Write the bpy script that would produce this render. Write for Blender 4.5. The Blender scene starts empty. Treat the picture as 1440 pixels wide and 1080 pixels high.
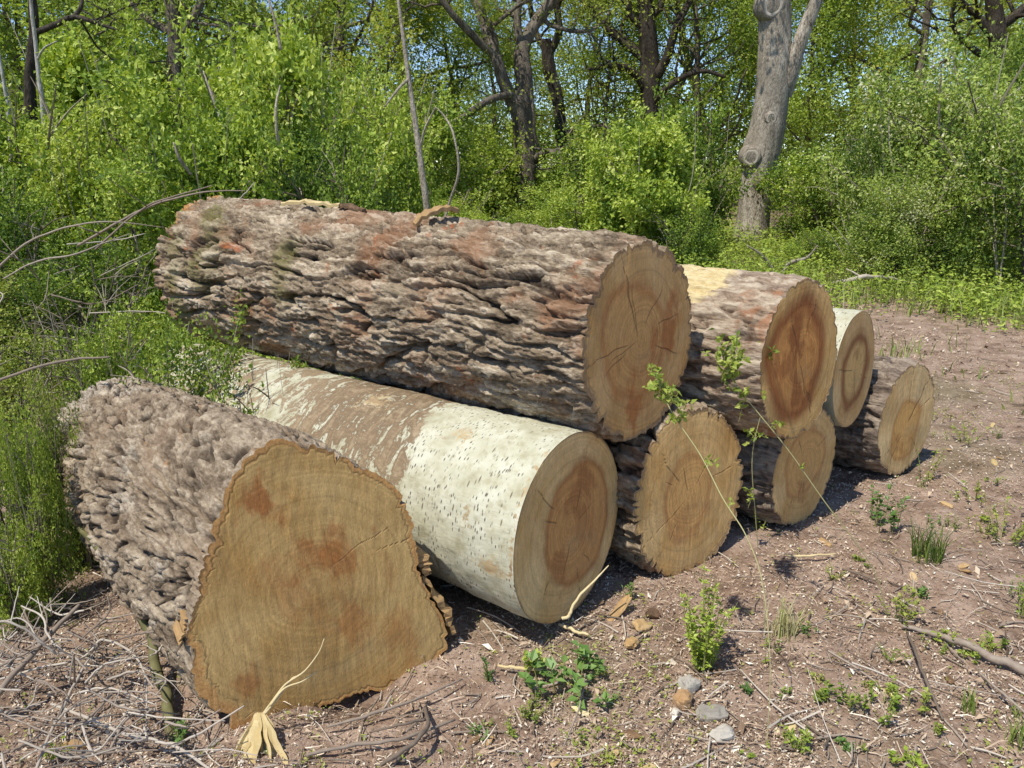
import bpy, math, random
import numpy as np
from mathutils import Matrix, Vector

SC = bpy.context.scene
COL = SC.collection
rng = np.random.default_rng(7)
random.seed(7)

# ------------------------------------------------------------------ camera
FPX, PITCH, EYE = 1109.0, math.radians(15.6), 1.55
cam_d = bpy.data.cameras.new('camera')
cam_d.sensor_width = 36.0
cam_d.lens = FPX / 1440 * 36
cam_d.clip_end = 600
cam_d.clip_start = 0.05
cam = bpy.data.objects.new('camera', cam_d)
cam.location = (0, 0, EYE)
cam.rotation_euler = (math.radians(90) - PITCH, 0, 0)
COL.objects.link(cam)
SC.camera = cam


def ray(px, py):
    a, b = (px - 720) / FPX, (py - 540) / FPX
    return np.array([a, math.cos(PITCH) - b * math.sin(PITCH), -math.sin(PITCH) - b * math.cos(PITCH)])


def P(px, py, Y):
    """world point seen at photo pixel px,py and standing Y metres ahead"""
    r = ray(px, py)
    return np.array([0, 0, EYE]) + r * (Y / r[1])


def G(px, py, z=0.0):
    r = ray(px, py)
    return np.array([0, 0, EYE]) + r * ((z - EYE) / r[2])


def XA(px, Y):
    return (px - 720) / FPX * (Y * math.cos(PITCH) + EYE * math.sin(PITCH))


# ------------------------------------------------------------------ noise
_pr = np.random.default_rng(3)
_perm = np.concatenate([_pr.permutation(256)] * 3).astype(np.int64)
_grad = _pr.normal(size=(256, 3))
_grad /= np.linalg.norm(_grad, axis=1)[:, None]


def pn(x, y, z):
    """3D gradient noise, about -1..1"""
    x, y, z = np.broadcast_arrays(np.asarray(x, float), np.asarray(y, float), np.asarray(z, float))
    xi, yi, zi = np.floor(x).astype(np.int64), np.floor(y).astype(np.int64), np.floor(z).astype(np.int64)
    xf, yf, zf = x - xi, y - yi, z - zi
    u, v, w = [t * t * t * (t * (t * 6 - 15) + 10) for t in (xf, yf, zf)]
    xi &= 255; yi &= 255; zi &= 255

    def g(dx, dy, dz):
        h = _perm[_perm[_perm[xi + dx] + yi + dy] + zi + dz]
        gr = _grad[h]
        return gr[..., 0] * (xf - dx) + gr[..., 1] * (yf - dy) + gr[..., 2] * (zf - dz)

    def L(a, b, t): return a + (b - a) * t
    n = L(L(L(g(0, 0, 0), g(1, 0, 0), u), L(g(0, 1, 0), g(1, 1, 0), u), v),
          L(L(g(0, 0, 1), g(1, 0, 1), u), L(g(0, 1, 1), g(1, 1, 1), u), v), w)
    return n * 1.6


def fbm(x, y, z, o=4, gain=0.5):
    s, a = 0, 1.0
    for i in range(o):
        s = s + a * pn(x * 2 ** i + 17 * i, y * 2 ** i + 5 * i, z * 2 ** i - 9 * i)
        a *= gain
    return s


def sst(a, b, x):
    t = np.clip((x - a) / (b - a), 0, 1)
    return t * t * (3 - 2 * t)


def worley(x, y, z):
    """cell noise: F2-F1, the cell's random value and a second one"""
    x, y, z = np.broadcast_arrays(x, y, z)
    xi, yi, zi = np.floor(x).astype(np.int64), np.floor(y).astype(np.int64), np.floor(z).astype(np.int64)
    f1 = np.full(x.shape, 9.0); f2 = np.full(x.shape, 9.0); cid = np.zeros(x.shape, np.int64)
    for dx in (-1, 0, 1):
        for dy in (-1, 0, 1):
            for dz in (-1, 0, 1):
                h = _perm[_perm[_perm[(xi + dx) & 255] + ((yi + dy) & 255)] + ((zi + dz) & 255)]
                jx, jy, jz = h / 256.0, _perm[h + 37] / 256.0, _perm[h + 101] / 256.0
                d = np.sqrt((xi + dx + jx - x) ** 2 + (yi + dy + jy - y) ** 2 + (zi + dz + jz - z) ** 2)
                nearer = d < f1
                f2 = np.where(nearer, f1, np.minimum(f2, d))
                f1 = np.where(nearer, d, f1); cid = np.where(nearer, h, cid)
    return f2 - f1, _perm[cid + 11] / 255.0, _perm[cid + 67] / 255.0


# ------------------------------------------------------------------ mesh collecting
class MB:
    def __init__(self):
        self.v, self.q, self.t, self.qt, self.tt, self.n = [], [], [], [], [], 0
        self.pa = {}

    def add(self, v, quads=None, tris=None, tint=0.5):
        v = np.asarray(v, float).reshape(-1, 3)
        if quads is not None and len(quads):
            quads = np.asarray(quads, np.int64).reshape(-1, 4)
            self.q.append(quads + self.n)
            self.qt.append(np.broadcast_to(np.asarray(tint, float), (len(quads),)))
        if tris is not None and len(tris):
            tris = np.asarray(tris, np.int64).reshape(-1, 3)
            self.t.append(tris + self.n)
            self.tt.append(np.broadcast_to(np.asarray(tint, float) if np.ndim(tint) == 0 else np.mean(tint), (len(tris),)))
        self.v.append(v)
        self.n += len(v)
        return self

    def mesh(self, name, mat, smooth=False, point_attrs=None):
        v = np.concatenate(self.v)
        q = np.concatenate(self.q) if self.q else np.zeros((0, 4), np.int64)
        t = np.concatenate(self.t) if self.t else np.zeros((0, 3), np.int64)
        tint = np.concatenate(self.qt + self.tt) if (self.qt or self.tt) else np.zeros(0)
        me = bpy.data.meshes.new(name)
        me.vertices.add(len(v))
        me.vertices.foreach_set('co', v.astype(np.float32).ravel())
        loops = np.concatenate([q.ravel(), t.ravel()]).astype(np.int32)
        me.loops.add(len(loops))
        me.loops.foreach_set('vertex_index', loops)
        npoly = len(q) + len(t)
        me.polygons.add(npoly)
        starts = np.concatenate([np.arange(len(q)) * 4, len(q) * 4 + np.arange(len(t)) * 3]).astype(np.int32)
        me.polygons.foreach_set('loop_start', starts)
        me.update(calc_edges=True)
        me.validate()
        a = me.attributes.new('tint', 'FLOAT', 'FACE')
        a.data.foreach_set('value', tint.astype(np.float32))
        if point_attrs:
            for k, d in point_attrs.items():
                b = me.attributes.new(k, 'FLOAT', 'POINT')
                b.data.foreach_set('value', np.asarray(d, np.float32).ravel())
        me.polygons.foreach_set('use_smooth', np.full(npoly, smooth, bool))
        me.materials.append(mat)
        return me

    def build(self, name, mat, parent=None, smooth=False, point_attrs=None):
        return link(name, self.mesh(name, mat, smooth, point_attrs), parent)


def link(name, data, parent=None):
    o = bpy.data.objects.new(name, data)
    COL.objects.link(o)
    if parent: o.parent = parent
    return o


def tag(o, label=None, cat=None, group=None, kind=None):
    if label: o['label'] = label
    if cat: o['category'] = cat
    if group: o['group'] = group
    if kind: o['kind'] = kind
    return o


def empty(name, loc=(0, 0, 0), rz=0.0):
    o = bpy.data.objects.new(name, None)
    o.empty_display_size = 0.1
    o.location = [float(c) for c in loc]
    o.rotation_euler = (0, 0, rz)
    COL.objects.link(o)
    return o


def copy_tree(o, parent=None):
    c = o.copy()
    COL.objects.link(c)
    if parent: c.parent = parent
    for ch in [k for k in o.children]:
        copy_tree(ch, c)
    return c


def unit(a):
    a = np.asarray(a, float)
    return a / np.maximum(np.linalg.norm(a, axis=-1, keepdims=True), 1e-9)


def smooth_path(pts, n):
    """Catmull-Rom through pts"""
    p = np.asarray(pts, float)
    p = np.vstack([2 * p[0] - p[1], p, 2 * p[-1] - p[-2]])
    out = []
    m = len(p) - 3
    for s in np.linspace(0, m - 1e-6, n):
        i = int(s); t = s - i
        a, b, c, d = p[i], p[i + 1], p[i + 2], p[i + 3]
        out.append(0.5 * (2 * b + (c - a) * t + (2 * a - 5 * b + 4 * c - d) * t * t + (3 * b - a - 3 * c + d) * t ** 3))
    return np.array(out)


def tube(mb, path, radii, sides=8, bump=0.0, seed=0, tint=0.5, cap=True, lump=0.0):
    path = np.asarray(path, float)
    n = len(path)
    radii = np.broadcast_to(np.asarray(radii, float), (n,)).copy()
    T = unit(np.gradient(path, axis=0))
    ref = np.array([0.31, 0.17, 0.94]) if abs(T[0][2]) < 0.9 else np.array([0.9, 0.3, 0.1])
    u = unit(np.cross(T[0], ref))
    U = []
    for i in range(n):
        u = unit(u - T[i] * np.dot(u, T[i]))
        U.append(u)
    U = np.array(U); V = np.cross(T, U)
    th = np.linspace(0, 2 * math.pi, sides, endpoint=False)
    c, s = np.cos(th), np.sin(th)
    r = radii[:, None] * np.ones(sides)[None]
    if bump or lump:
        arc = np.concatenate([[0], np.cumsum(np.linalg.norm(np.diff(path, axis=0), axis=1))])
        rm = radii.mean()
        if bump: r = r + bump * radii[:, None] * pn(arc[:, None] / rm * 0.5 + seed, c[None] * 3.1, s[None] * 3.1)
        if lump: r = r + lump * radii[:, None] * pn(arc[:, None] / rm * 0.22 + seed, c[None] * .9 + seed, s[None] * .9)
    v = path[:, None, :] + U[:, None, :] * (r * c)[..., None] + V[:, None, :] * (r * s)[..., None]
    i = np.arange(n - 1)[:, None] * sides
    j = np.arange(sides)[None]
    q = np.stack([i + j, i + (j + 1) % sides, i + sides + (j + 1) % sides, i + sides + j], -1).reshape(-1, 4)
    v = v.reshape(-1, 3)
    tris = None
    if cap:
        v = np.vstack([v, path[0], path[-1]])
        a, b = n * sides, n * sides + 1
        jj = np.arange(sides)
        tris = np.concatenate([np.stack([np.full(sides, a), (jj + 1) % sides, jj], -1),
                               np.stack([np.full(sides, b), (n - 1) * sides + jj, (n - 1) * sides + (jj + 1) % sides], -1)])
    mb.add(v, q, tris, tint)


def leaves(mb, pos, d, nrm, length, width, tint, fold=0.18):
    """one folded four-point leaf per row"""
    pos = np.asarray(pos, float); d = unit(d)
    side = unit(np.cross(d, nrm))
    up = np.cross(side, d)
    L = np.broadcast_to(np.asarray(length, float), (len(pos),))[:, None]
    W = np.broadcast_to(np.asarray(width, float), (len(pos),))[:, None]
    m = pos + d * L * 0.45 + up * W * fold
    v = np.stack([pos, m + side * W * 0.5, pos + d * L - up * L * 0.08, m - side * W * 0.5], 1)
    q = np.arange(len(pos) * 4).reshape(-1, 4)
    mb.add(v, q, None, np.broadcast_to(np.asarray(tint, float), (len(pos),)))


# ------------------------------------------------------------------ materials
def new_mat(name):
    m = bpy.data.materials.new(name)
    m.use_nodes = True
    nt = m.node_tree
    for n in list(nt.nodes): nt.nodes.remove(n)
    return m, nt


class NT:
    def __init__(self, nt): self.nt = nt

    def n(self, t, **kw):
        x = self.nt.nodes.new(t)
        for k, v in kw.items(): setattr(x, k, v)
        return x

    def l(self, a, b): self.nt.links.new(a, b)

    def set(self, sock, v):
        if hasattr(v, 'node'): self.l(v, sock)
        elif isinstance(v, (tuple, list)) and len(v) == 3 and sock.type == 'RGBA': sock.default_value = (*v, 1)
        else: sock.default_value = v

    def math(self, op, a, b=0.0, c=0.0, clamp=False):
        x = self.n('ShaderNodeMath', operation=op, use_clamp=clamp)
        self.set(x.inputs[0], a); self.set(x.inputs[1], b); self.set(x.inputs[2], c)
        return x.outputs[0]

    def mix(self, f, a, b, mode='MIX'):
        x = self.n('ShaderNodeMix', data_type='RGBA', blend_type=mode)
        self.set(x.inputs[0], f); self.set(x.inputs[6], a); self.set(x.inputs[7], b)
        return x.outputs[2]

    def noise(self, vec, scale, detail=4, rough=0.55, dist=0.0):
        x = self.n('ShaderNodeTexNoise')
        if vec is not None: self.l(vec, x.inputs['Vector'])
        x.inputs['Scale'].default_value = scale
        x.inputs['Detail'].default_value = detail
        x.inputs['Roughness'].default_value = rough
        x.inputs['Distortion'].default_value = dist
        return x.outputs['Fac']

    def voro(self, vec, scale, feature='F1', out='Distance', rand=1.0):
        x = self.n('ShaderNodeTexVoronoi', feature=feature)
        if vec is not None: self.l(vec, x.inputs['Vector'])
        x.inputs['Scale'].default_value = scale
        x.inputs['Randomness'].default_value = rand
        return x.outputs[out]

    def ramp(self, f, stops, interp='LINEAR'):
        x = self.n('ShaderNodeValToRGB')
        cr = x.color_ramp
        cr.interpolation = interp
        while len(cr.elements) > 1: cr.elements.remove(cr.elements[0])
        for i, (p, c) in enumerate(stops):
            e = cr.elements[0] if i == 0 else cr.elements.new(p)
            e.position = p
            e.color = (*c, 1) if len(c) == 3 else c
        self.set(x.inputs[0], f)
        return x.outputs[0]

    def step(self, f, a, b):
        x = self.n('ShaderNodeMapRange', interpolation_type='SMOOTHSTEP')
        self.set(x.inputs[0], f); x.inputs[1].default_value = a; x.inputs[2].default_value = b
        return x.outputs[0]

    def attr(self, name):
        return self.n('ShaderNodeAttribute', attribute_name=name).outputs['Fac']

    def coord(self, scale=(1, 1, 1), which='Object'):
        t = self.n('ShaderNodeTexCoord').outputs[which]
        m = self.n('ShaderNodeMapping')
        m.inputs['Scale'].default_value = scale
        self.l(t, m.inputs[0])
        return m.outputs[0]

    def bump(self, h, strength, dist, normal=None):
        b = self.n('ShaderNodeBump')
        b.inputs['Strength'].default_value = strength
        b.inputs['Distance'].default_value = dist
        self.l(h, b.inputs['Height'])
        if normal is not None: self.l(normal, b.inputs['Normal'])
        return b.outputs[0]

    def out(self, col, rough=0.85, normal=None, spec=0.2, transl=0.0, tcol=None):
        p = self.n('ShaderNodeBsdfPrincipled')
        self.set(p.inputs['Base Color'], col)
        self.set(p.inputs['Roughness'], rough)
        p.inputs['Specular IOR Level'].default_value = spec
        if normal is not None: self.l(normal, p.inputs['Normal'])
        sh = p.outputs[0]
        if transl:
            t = self.n('ShaderNodeBsdfTranslucent')
            self.set(t.inputs['Color'], tcol if tcol is not None else col)
            m = self.n('ShaderNodeMixShader')
            m.inputs[0].default_value = transl
            self.l(sh, m.inputs[1]); self.l(t.outputs[0], m.inputs[2])
            sh = m.outputs[0]
        o = self.n('ShaderNodeOutputMaterial')
        self.l(sh, o.inputs['Surface'])


def leaf_mat(name, stops, transl=0.35, rough=0.5, objvar=0.42, warm=(1.15, 1.12, 0.55)):
    m, nt = new_mat(name); N = NT(nt)
    t = N.attr('tint')
    oi = N.n('ShaderNodeObjectInfo').outputs['Random']
    f = N.math('ADD', t, N.math('MULTIPLY', N.math('SUBTRACT', oi, 0.5), objvar), clamp=True)
    c = N.ramp(f, [(p, (min(.72, k[0] * 1.03), min(.72, k[1] * 1.12), k[2] * 1.22) if k[2] < .3 else k) for p, k in stops])
    tc = N.mix(1.0, c, warm, 'MULTIPLY')
    N.out(c, rough, None, 0.3, transl, tc)
    return m


def tint_mat(name, stops, rough=0.85, spec=0.2, transl=0.0, noise_scale=40, noise_amt=0.35):
    m, nt = new_mat(name); N = NT(nt)
    f = N.attr('tint')
    co = N.coord()
    n1 = N.noise(co, noise_scale, 5, 0.6)
    f2 = N.math('ADD', f, N.math('MULTIPLY', N.math('SUBTRACT', n1, 0.5), noise_amt), clamp=True)
    c = N.ramp(f2, stops)
    N.out(c, rough, N.bump(n1, 0.4, 0.004), spec, transl)
    return m


M = {}
M['leaf_thicket'] = leaf_mat('thicket_leaf', [(0, (.06, .11, .02)), (.3, (.19, .27, .035)), (.6, (.36, .43, .055)), (.85, (.52, .56, .10)), (1, (.62, .63, .18))])
M['leaf_wood'] = leaf_mat('woodland_leaf', [(0, (.11, .16, .025)), (.5, (.29, .36, .05)), (1, (.50, .54, .11))], transl=.4)
M['leaf_hawthorn'] = leaf_mat('hawthorn_leaf', [(0, (.07, .12, .025)), (.35, (.24, .31, .05)), (.6, (.41, .46, .085)), (.76, (.44, .48, .16)), (.86, (.60, .60, .33)), (1, (.70, .70, .48))], objvar=.06)
M['leaf_oak'] = leaf_mat('spring_oak_leaf', [(0, (.15, .19, .03)), (.5, (.36, .39, .05)), (1, (.54, .50, .11))], transl=.45)
M['leaf_bright'] = leaf_mat('fresh_weed_leaf', [(0, (.07, .12, .02)), (.4, (.22, .29, .035)), (.75, (.38, .44, .06)), (1, (.52, .54, .13))], transl=.3)
M['leaf_broad'] = leaf_mat('broad_weed_leaf', [(0, (.07, .135, .03)), (.5, (.135, .225, .045)), (1, (.24, .34, .10))], transl=.25, rough=.38)
M['leaf_yellow'] = leaf_mat('yellow_weed_leaf', [(0, (.12, .165, .03)), (.5, (.30, .34, .05)), (1, (.50, .48, .13))], transl=.3)
M['grass'] = leaf_mat('grass_blade', [(0, (.08, .12, .024)), (.4, (.20, .255, .05)), (.7, (.33, .35, .09)), (1, (.50, .43, .23))], transl=.3)
M['litter'] = tint_mat('dead_leaf_litter', [(0, (.06, .04, .026)), (.2, (.18, .118, .074)), (.42, (.34, .235, .158)), (.62, (.49, .37, .26)), (.8, (.65, .54, .41)), (1, (.82, .76, .66))], rough=.65, spec=.35, noise_scale=90, noise_amt=.12)
M['twig'] = tint_mat('dead_twig', [(0, (.10, .075, .055)), (.5, (.27, .215, .17)), (1, (.56, .50, .42))], noise_scale=60, noise_amt=.4)
M['stem'] = tint_mat('shrub_stem', [(0, (.06, .05, .035)), (.5, (.17, .14, .10)), (1, (.42, .37, .29))], noise_scale=12, noise_amt=.4)
M['greenstem'] = tint_mat('green_shoot', [(0, (.12, .14, .04)), (.5, (.30, .29, .10)), (1, (.52, .48, .24))], noise_scale=30, noise_amt=.3, transl=0)
M['mossy'] = tint_mat('mossy_branch', [(0, (.06, .055, .025)), (.4, (.15, .14, .06)), (.7, (.22, .20, .10)), (1, (.35, .31, .2))], noise_scale=22, noise_amt=1.0)
M['palewood'] = tint_mat('torn_pale_wood', [(0, (.24, .15, .06)), (.4, (.48, .36, .165)), (1, (.74, .63, .38))], noise_scale=30, noise_amt=.5)
M['barkchip'] = tint_mat('bark_fragment', [(0, (.07, .045, .03)), (.4, (.22, .135, .075)), (.7, (.45, .29, .13)), (1, (.62, .47, .27))], noise_scale=30, noise_amt=.55)
M['stone'] = tint_mat('pale_stone', [(0, (.16, .14, .12)), (.5, (.36, .33, .28)), (1, (.62, .58, .5))], noise_scale=25, noise_amt=.6)
M['rust_stone'] = tint_mat('rusty_stone', [(0, (.20, .12, .06)), (.5, (.38, .23, .11)), (1, (.55, .43, .31))], noise_scale=18, noise_amt=.7)


def tree_bark_mat(name, c_dark, c_mid, c_pale, vs=7):
    m, nt = new_mat(name); N = NT(nt)
    co = N.coord((1, 1, .22))
    ridges = N.noise(co, vs, 6, .65, .6)
    fine = N.noise(N.coord((1, 1, .35)), vs * 5, 4, .6)
    big = N.noise(N.coord(), 1.1, 3, .5)
    f = N.math('ADD', N.math('MULTIPLY', ridges, .5), N.math('MULTIPLY', fine, .5))
    c = N.ramp(f, [(.38, c_dark), (.48, c_mid), (.60, c_pale)])
    c = N.mix(N.step(big, .35, .75), c, tuple(v * .72 for v in c_mid))
    N.out(c, .9, N.bump(f, .9, .06), .15)
    return m


M['oakbark'] = tree_bark_mat('grey_oak_bark', (.09, .072, .055), (.33, .28, .22), (.58, .52, .43), 9)
M['shadedbark'] = tree_bark_mat('crown_shaded_tree_bark', (.018, .014, .011), (.055, .044, .034), (.12, .10, .08))  # shade of the trees' own crowns is put into this bark colour
M['forkbark'] = tree_bark_mat('grey_brown_tree_bark', (.04, .032, .025), (.14, .115, .09), (.28, .24, .195), 10)
M['polebark'] = tree_bark_mat('pale_pole_bark', (.20, .16, .12), (.42, .36, .28), (.6, .54, .45), 14)
M['birchbark'] = tree_bark_mat('white_birch_bark', (.14, .12, .10), (.42, .39, .34), (.6, .57, .52), 6)


def log_bark_mat(kind):
    m, nt = new_mat('log_bark_' + kind); N = NT(nt)
    co = N.coord()
    lng = N.coord((.30, 1, 1))
    h = N.attr('plate')
    s = N.attr('patch')
    big = N.noise(co, 3.2, 4, .6, .5)
    mid = N.noise(lng, 17, 5, .65, .4)
    fine = N.noise(lng, 85, 5, .7)
    cell = N.attr('cell')
    tone = N.math('ADD', N.math('MULTIPLY', cell, .42), N.math('MULTIPLY', N.math('SUBTRACT', N.math('ADD', mid, N.math('MULTIPLY', fine, 1.1)), .70), 1.15), clamp=True)
    if kind == 'fissured':
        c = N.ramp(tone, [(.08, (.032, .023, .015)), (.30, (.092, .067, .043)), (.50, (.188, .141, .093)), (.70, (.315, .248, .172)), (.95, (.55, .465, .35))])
        c = N.mix(N.math('MULTIPLY', N.step(big, .48, .66), .60), c, (.26, .125, .062))
        c = N.mix(N.math('MULTIPLY', N.step(N.noise(co, 6.0, 5, .65, 1.0), .60, .70), .7), c, (.36, .105, .036))
        c = N.mix(N.math('MULTIPLY', N.step(N.noise(co, 15.0, 6, .7), .58, .68), .6), c, (.52, .43, .32))
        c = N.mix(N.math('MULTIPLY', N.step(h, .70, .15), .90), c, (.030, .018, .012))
        c = N.mix(N.step(N.math('ADD', N.attr('tan'), N.math('MULTIPLY', N.math('SUBTRACT', mid, .5), 1.2)), .42, .62), c, N.ramp(fine, [(.3, (.20, .085, .025)), (.6, (.50, .27, .10))]))
        c = N.mix(N.math('MULTIPLY', s, N.step(fine, .35, .6)), c, (.13, .125, .028))
        bs, bd = 1.0, .012
    elif kind == 'stump':
        tone = N.math('ADD', N.math('MULTIPLY', tone, .8), N.math('MULTIPLY', N.math('SUBTRACT', N.noise(co, 50, 5, .75), .42), .9), clamp=True)
        c = N.ramp(tone, [(.08, (.04, .027, .016)), (.30, (.120, .086, .056)), (.52, (.225, .172, .118)), (.72, (.345, .277, .20)), (.97, (.54, .455, .34))])
        c = N.mix(N.math('MULTIPLY', N.step(big, .45, .75), .5), c, (.26, .18, .12))
        c = N.mix(N.math('MULTIPLY', N.step(N.noise(co, 7.0, 4, .6, 1.0), .63, .72), .6), c, (.42, .21, .09))
        c = N.mix(N.math('MULTIPLY', N.step(h, .72, .12), .90), c, (.038, .025, .017))
        c = N.mix(N.math('MULTIPLY', s, N.math('MULTIPLY', N.step(fine, .36, .66), .7)), c, (.50, .45, .37))
        bs, bd = 1.0, .010
    elif kind == 'white':
        c = N.ramp(N.noise(co, 11, 5, .6), [(.3, (.36, .335, .22)), (.45, (.49, .475, .35)), (.7, (.60, .595, .48))])
        c = N.mix(N.math('MULTIPLY', N.step(N.noise(co, 26, 5, .7), .50, .68), .6), c, (.36, .33, .21))
        c = N.mix(N.math('MULTIPLY', N.step(N.noise(co, 8, 6, .72, 1.2), .58, .70), .75), c, (.33, .235, .135))
        # lenticels: short dark dashes running round the stem
        dash = N.voro(N.coord((1.0, .36, .36)), 105, 'F1')
        gate = N.noise(co, 14, 2, .5)
        dk = N.math('MULTIPLY', N.step(dash, .36, .16), N.step(N.noise(co, 11, 4, .65), .42, .60))
        c = N.mix(N.math('MULTIPLY', dk, .95), c, (.06, .05, .035))
        dash2 = N.voro(N.coord((1.0, .25, .25)), 52, 'F1')
        c = N.mix(N.math('MULTIPLY', N.math('MULTIPLY', N.step(dash2, .22, .10), N.step(N.noise(co, 5, 2, .5), .42, .52)), .85), c, (.12, .095, .06))
        flake = N.noise(N.coord((1, .40, .40)), 19, 7, .72, .8)
        br = N.step(N.math('ADD', s, N.math('MULTIPLY', N.math('SUBTRACT', N.math('ADD', N.math('MULTIPLY', flake, .8), N.math('MULTIPLY', fine, .2)), .5), 3.2)), .40, .62)
        c = N.mix(br, c, N.ramp(N.math('ADD', flake, N.math('MULTIPLY', N.math('SUBTRACT', fine, .5), .35)), [(.3, (.09, .062, .038)), (.5, (.215, .153, .093)), (.7, (.39, .305, .20))]))
        tan = N.attr('tan')
        tn = N.step(N.math('ADD', tan, N.math('MULTIPLY', N.math('SUBTRACT', N.noise(co, 38, 6, .72, .8), .5), 2.4)), .45, .85)
        c = N.mix(tn, c, N.ramp(mid, [(.3, (.26, .165, .08)), (.5, (.45, .34, .19)), (.7, (.56, .48, .33))]))
        c = N.mix(N.math('MULTIPLY', N.step(h, .5, .0), .8), c, (.14, .11, .07))
        bs, bd = .7, .006
    elif kind == 'peeled':
        c = N.ramp(tone, [(.12, (.07, .045, .03)), (.4, (.19, .135, .095)), (.6, (.31, .235, .17)), (.9, (.50, .42, .32))])
        c = N.mix(N.math('MULTIPLY', N.step(N.noise(co, 5.0, 4, .6, 1.0), .54, .68), .8), c, (.30, .13, .06))
        c = N.mix(N.math('MULTIPLY', N.step(h, .6, .1), .85), c, (.05, .03, .02))
        c = N.mix(N.step(N.math('ADD', s, N.math('MULTIPLY', N.math('SUBTRACT', mid, .5), .9)), .4, .6), c, N.ramp(fine, [(.3, (.46, .34, .15)), (.6, (.66, .55, .32))]))
        bs, bd = .9, .012
    else:  # dark
        c = N.ramp(tone, [(.15, (.05, .038, .03)), (.4, (.12, .09, .07)), (.6, (.20, .155, .12)), (.85, (.33, .27, .21))])
        c = N.mix(N.math('MULTIPLY', N.step(h, .5, .0), .8), c, (.05, .03, .022))
        bs, bd = .9, .012
    hh = N.math('ADD', N.math('MULTIPLY', fine, .5), N.math('MULTIPLY', mid, .8))
    N.out(c, .85, N.bump(hh, bs, bd), .2)
    return m


def cut_mat(name, sap, heart, dark, ring=.55, rimc=((.20, .125, .07), (.46, .31, .17))):
    m, nt = new_mat(name); N = NT(nt)
    co = N.coord()
    r = N.attr('rad'); hm = N.attr('heart'); st = N.attr('stain'); ck = N.attr('crack'); rim = N.attr('rim')
    wob = N.noise(co, 5, 3, .5)
    rr = N.math('ADD', r, N.math('MULTIPLY', wob, .10))
    rings = N.math('SINE', N.math('MULTIPLY', rr, 145))
    rings2 = N.math('SINE', N.math('MULTIPLY', rr, 47))
    saw = N.noise(N.coord((1, 6, .8)), 14, 6, .7, .5)
    grain = N.noise(N.coord((1, 3, 3)), 40, 5, .7)
    blot = N.noise(co, 4.5, 5, .6, .6)
    c = N.mix(N.step(blot, .32, .70), sap, tuple(a * b for a, b in zip(sap, (.80, .70, .55))))
    c = N.mix(N.step(N.math('ADD', hm, N.math('MULTIPLY', N.math('SUBTRACT', blot, .5), .5)), .35, .65), c, heart)
    c = N.mix(N.math('MULTIPLY', N.step(N.noise(co, 3.1, 5, .65, .5), .50, .70), .45), c, tuple(v * f for v, f in zip(sap, (.56, .58, .66))))
    c = N.mix(N.math('MULTIPLY', st, .88), c, dark)
    k = N.math('ADD', 1.0, N.math('ADD', N.math('MULTIPLY', rings, .030 * ring / .55), N.math('MULTIPLY', rings2, .04)))
    k = N.math('ADD', k, N.math('MULTIPLY', N.math('SUBTRACT', saw, .5), .42))
    k = N.math('ADD', k, N.math('MULTIPLY', N.math('SUBTRACT', grain, .5), .45))
    fib = N.noise(N.coord((1, 15, 2.2)), 16, 4, .65, 1.2)
    irr = N.n('ShaderNodeTexNoise', noise_dimensions='1D')
    N.set(irr.inputs['W'], N.math('MULTIPLY', rr, 34)); irr.inputs['Scale'].default_value = 1.0; irr.inputs['Detail'].default_value = 3
    speck = N.noise(N.coord((1, 1, .6)), 70, 3, .7)
    k = N.math('ADD', k, N.math('MULTIPLY', N.math('SUBTRACT', fib, .5), .45))
    k = N.math('ADD', k, N.math('MULTIPLY', N.math('SUBTRACT', irr.outputs['Fac'], .5), .30))
    k = N.math('ADD', k, N.math('MULTIPLY', N.math('SUBTRACT', speck, .5), .45))
    g = N.n('ShaderNodeCombineColor')
    for i in range(3): N.l(k, g.inputs[i])
    c = N.mix(1.0, c, g.outputs[0], 'MULTIPLY')
    c = N.mix(N.math('MULTIPLY', rim, .9), c, N.ramp(grain, [(.3, rimc[0]), (.7, rimc[1])]))
    c = N.mix(N.math('MULTIPLY', ck, .60), c, (.09, .05, .026))
    hgt = N.math('ADD', N.math('MULTIPLY', saw, .7), N.math('MULTIPLY', grain, .5))
    hgt = N.math('SUBTRACT', hgt, N.math('MULTIPLY', ck, 1.2))
    N.out(c, .8, N.bump(hgt, .55, .006), .2)
    return m


# ------------------------------------------------------------------ world and sun
SUN_AZ = np.array([-0.72, -0.694])      # towards the sun, seen from above
SUN_EL = math.radians(60)
w = bpy.data.worlds.new('World'); SC.world = w; w.use_nodes = True
wn = w.node_tree
bg = wn.nodes['Background']
sky = wn.nodes.new('ShaderNodeTexSky')
sky.sky_type = 'NISHITA'; sky.sun_disc = False
sky.sun_elevation = SUN_EL
sky.sun_rotation = math.atan2(SUN_AZ[0], SUN_AZ[1])
sky.air_density = 0.7; sky.dust_density = 0.0; sky.ozone_density = 2.5
wn.links.new(sky.outputs[0], bg.inputs[0])
bg.inputs[1].default_value = 0.13
sl = bpy.data.lights.new('sun', 'SUN')
sl.energy = 3.6; sl.angle = math.radians(.5); sl.color = (1, .94, .82)
so = bpy.data.objects.new('sun', sl); COL.objects.link(so)
sd = Vector((SUN_AZ[0] * math.cos(SUN_EL), SUN_AZ[1] * math.cos(SUN_EL), math.sin(SUN_EL)))
so.rotation_euler = sd.to_track_quat('Z', 'Y').to_euler()
so.location = (-6, -10, 14)
SC.view_settings.view_transform = 'Standard'
SC.view_settings.look = 'None'
SC.view_settings.exposure = 0.50
SC.view_settings.gamma = 1.0
SC.cycles.max_bounces = 6
SC.cycles.transparent_max_bounces = 4


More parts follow.
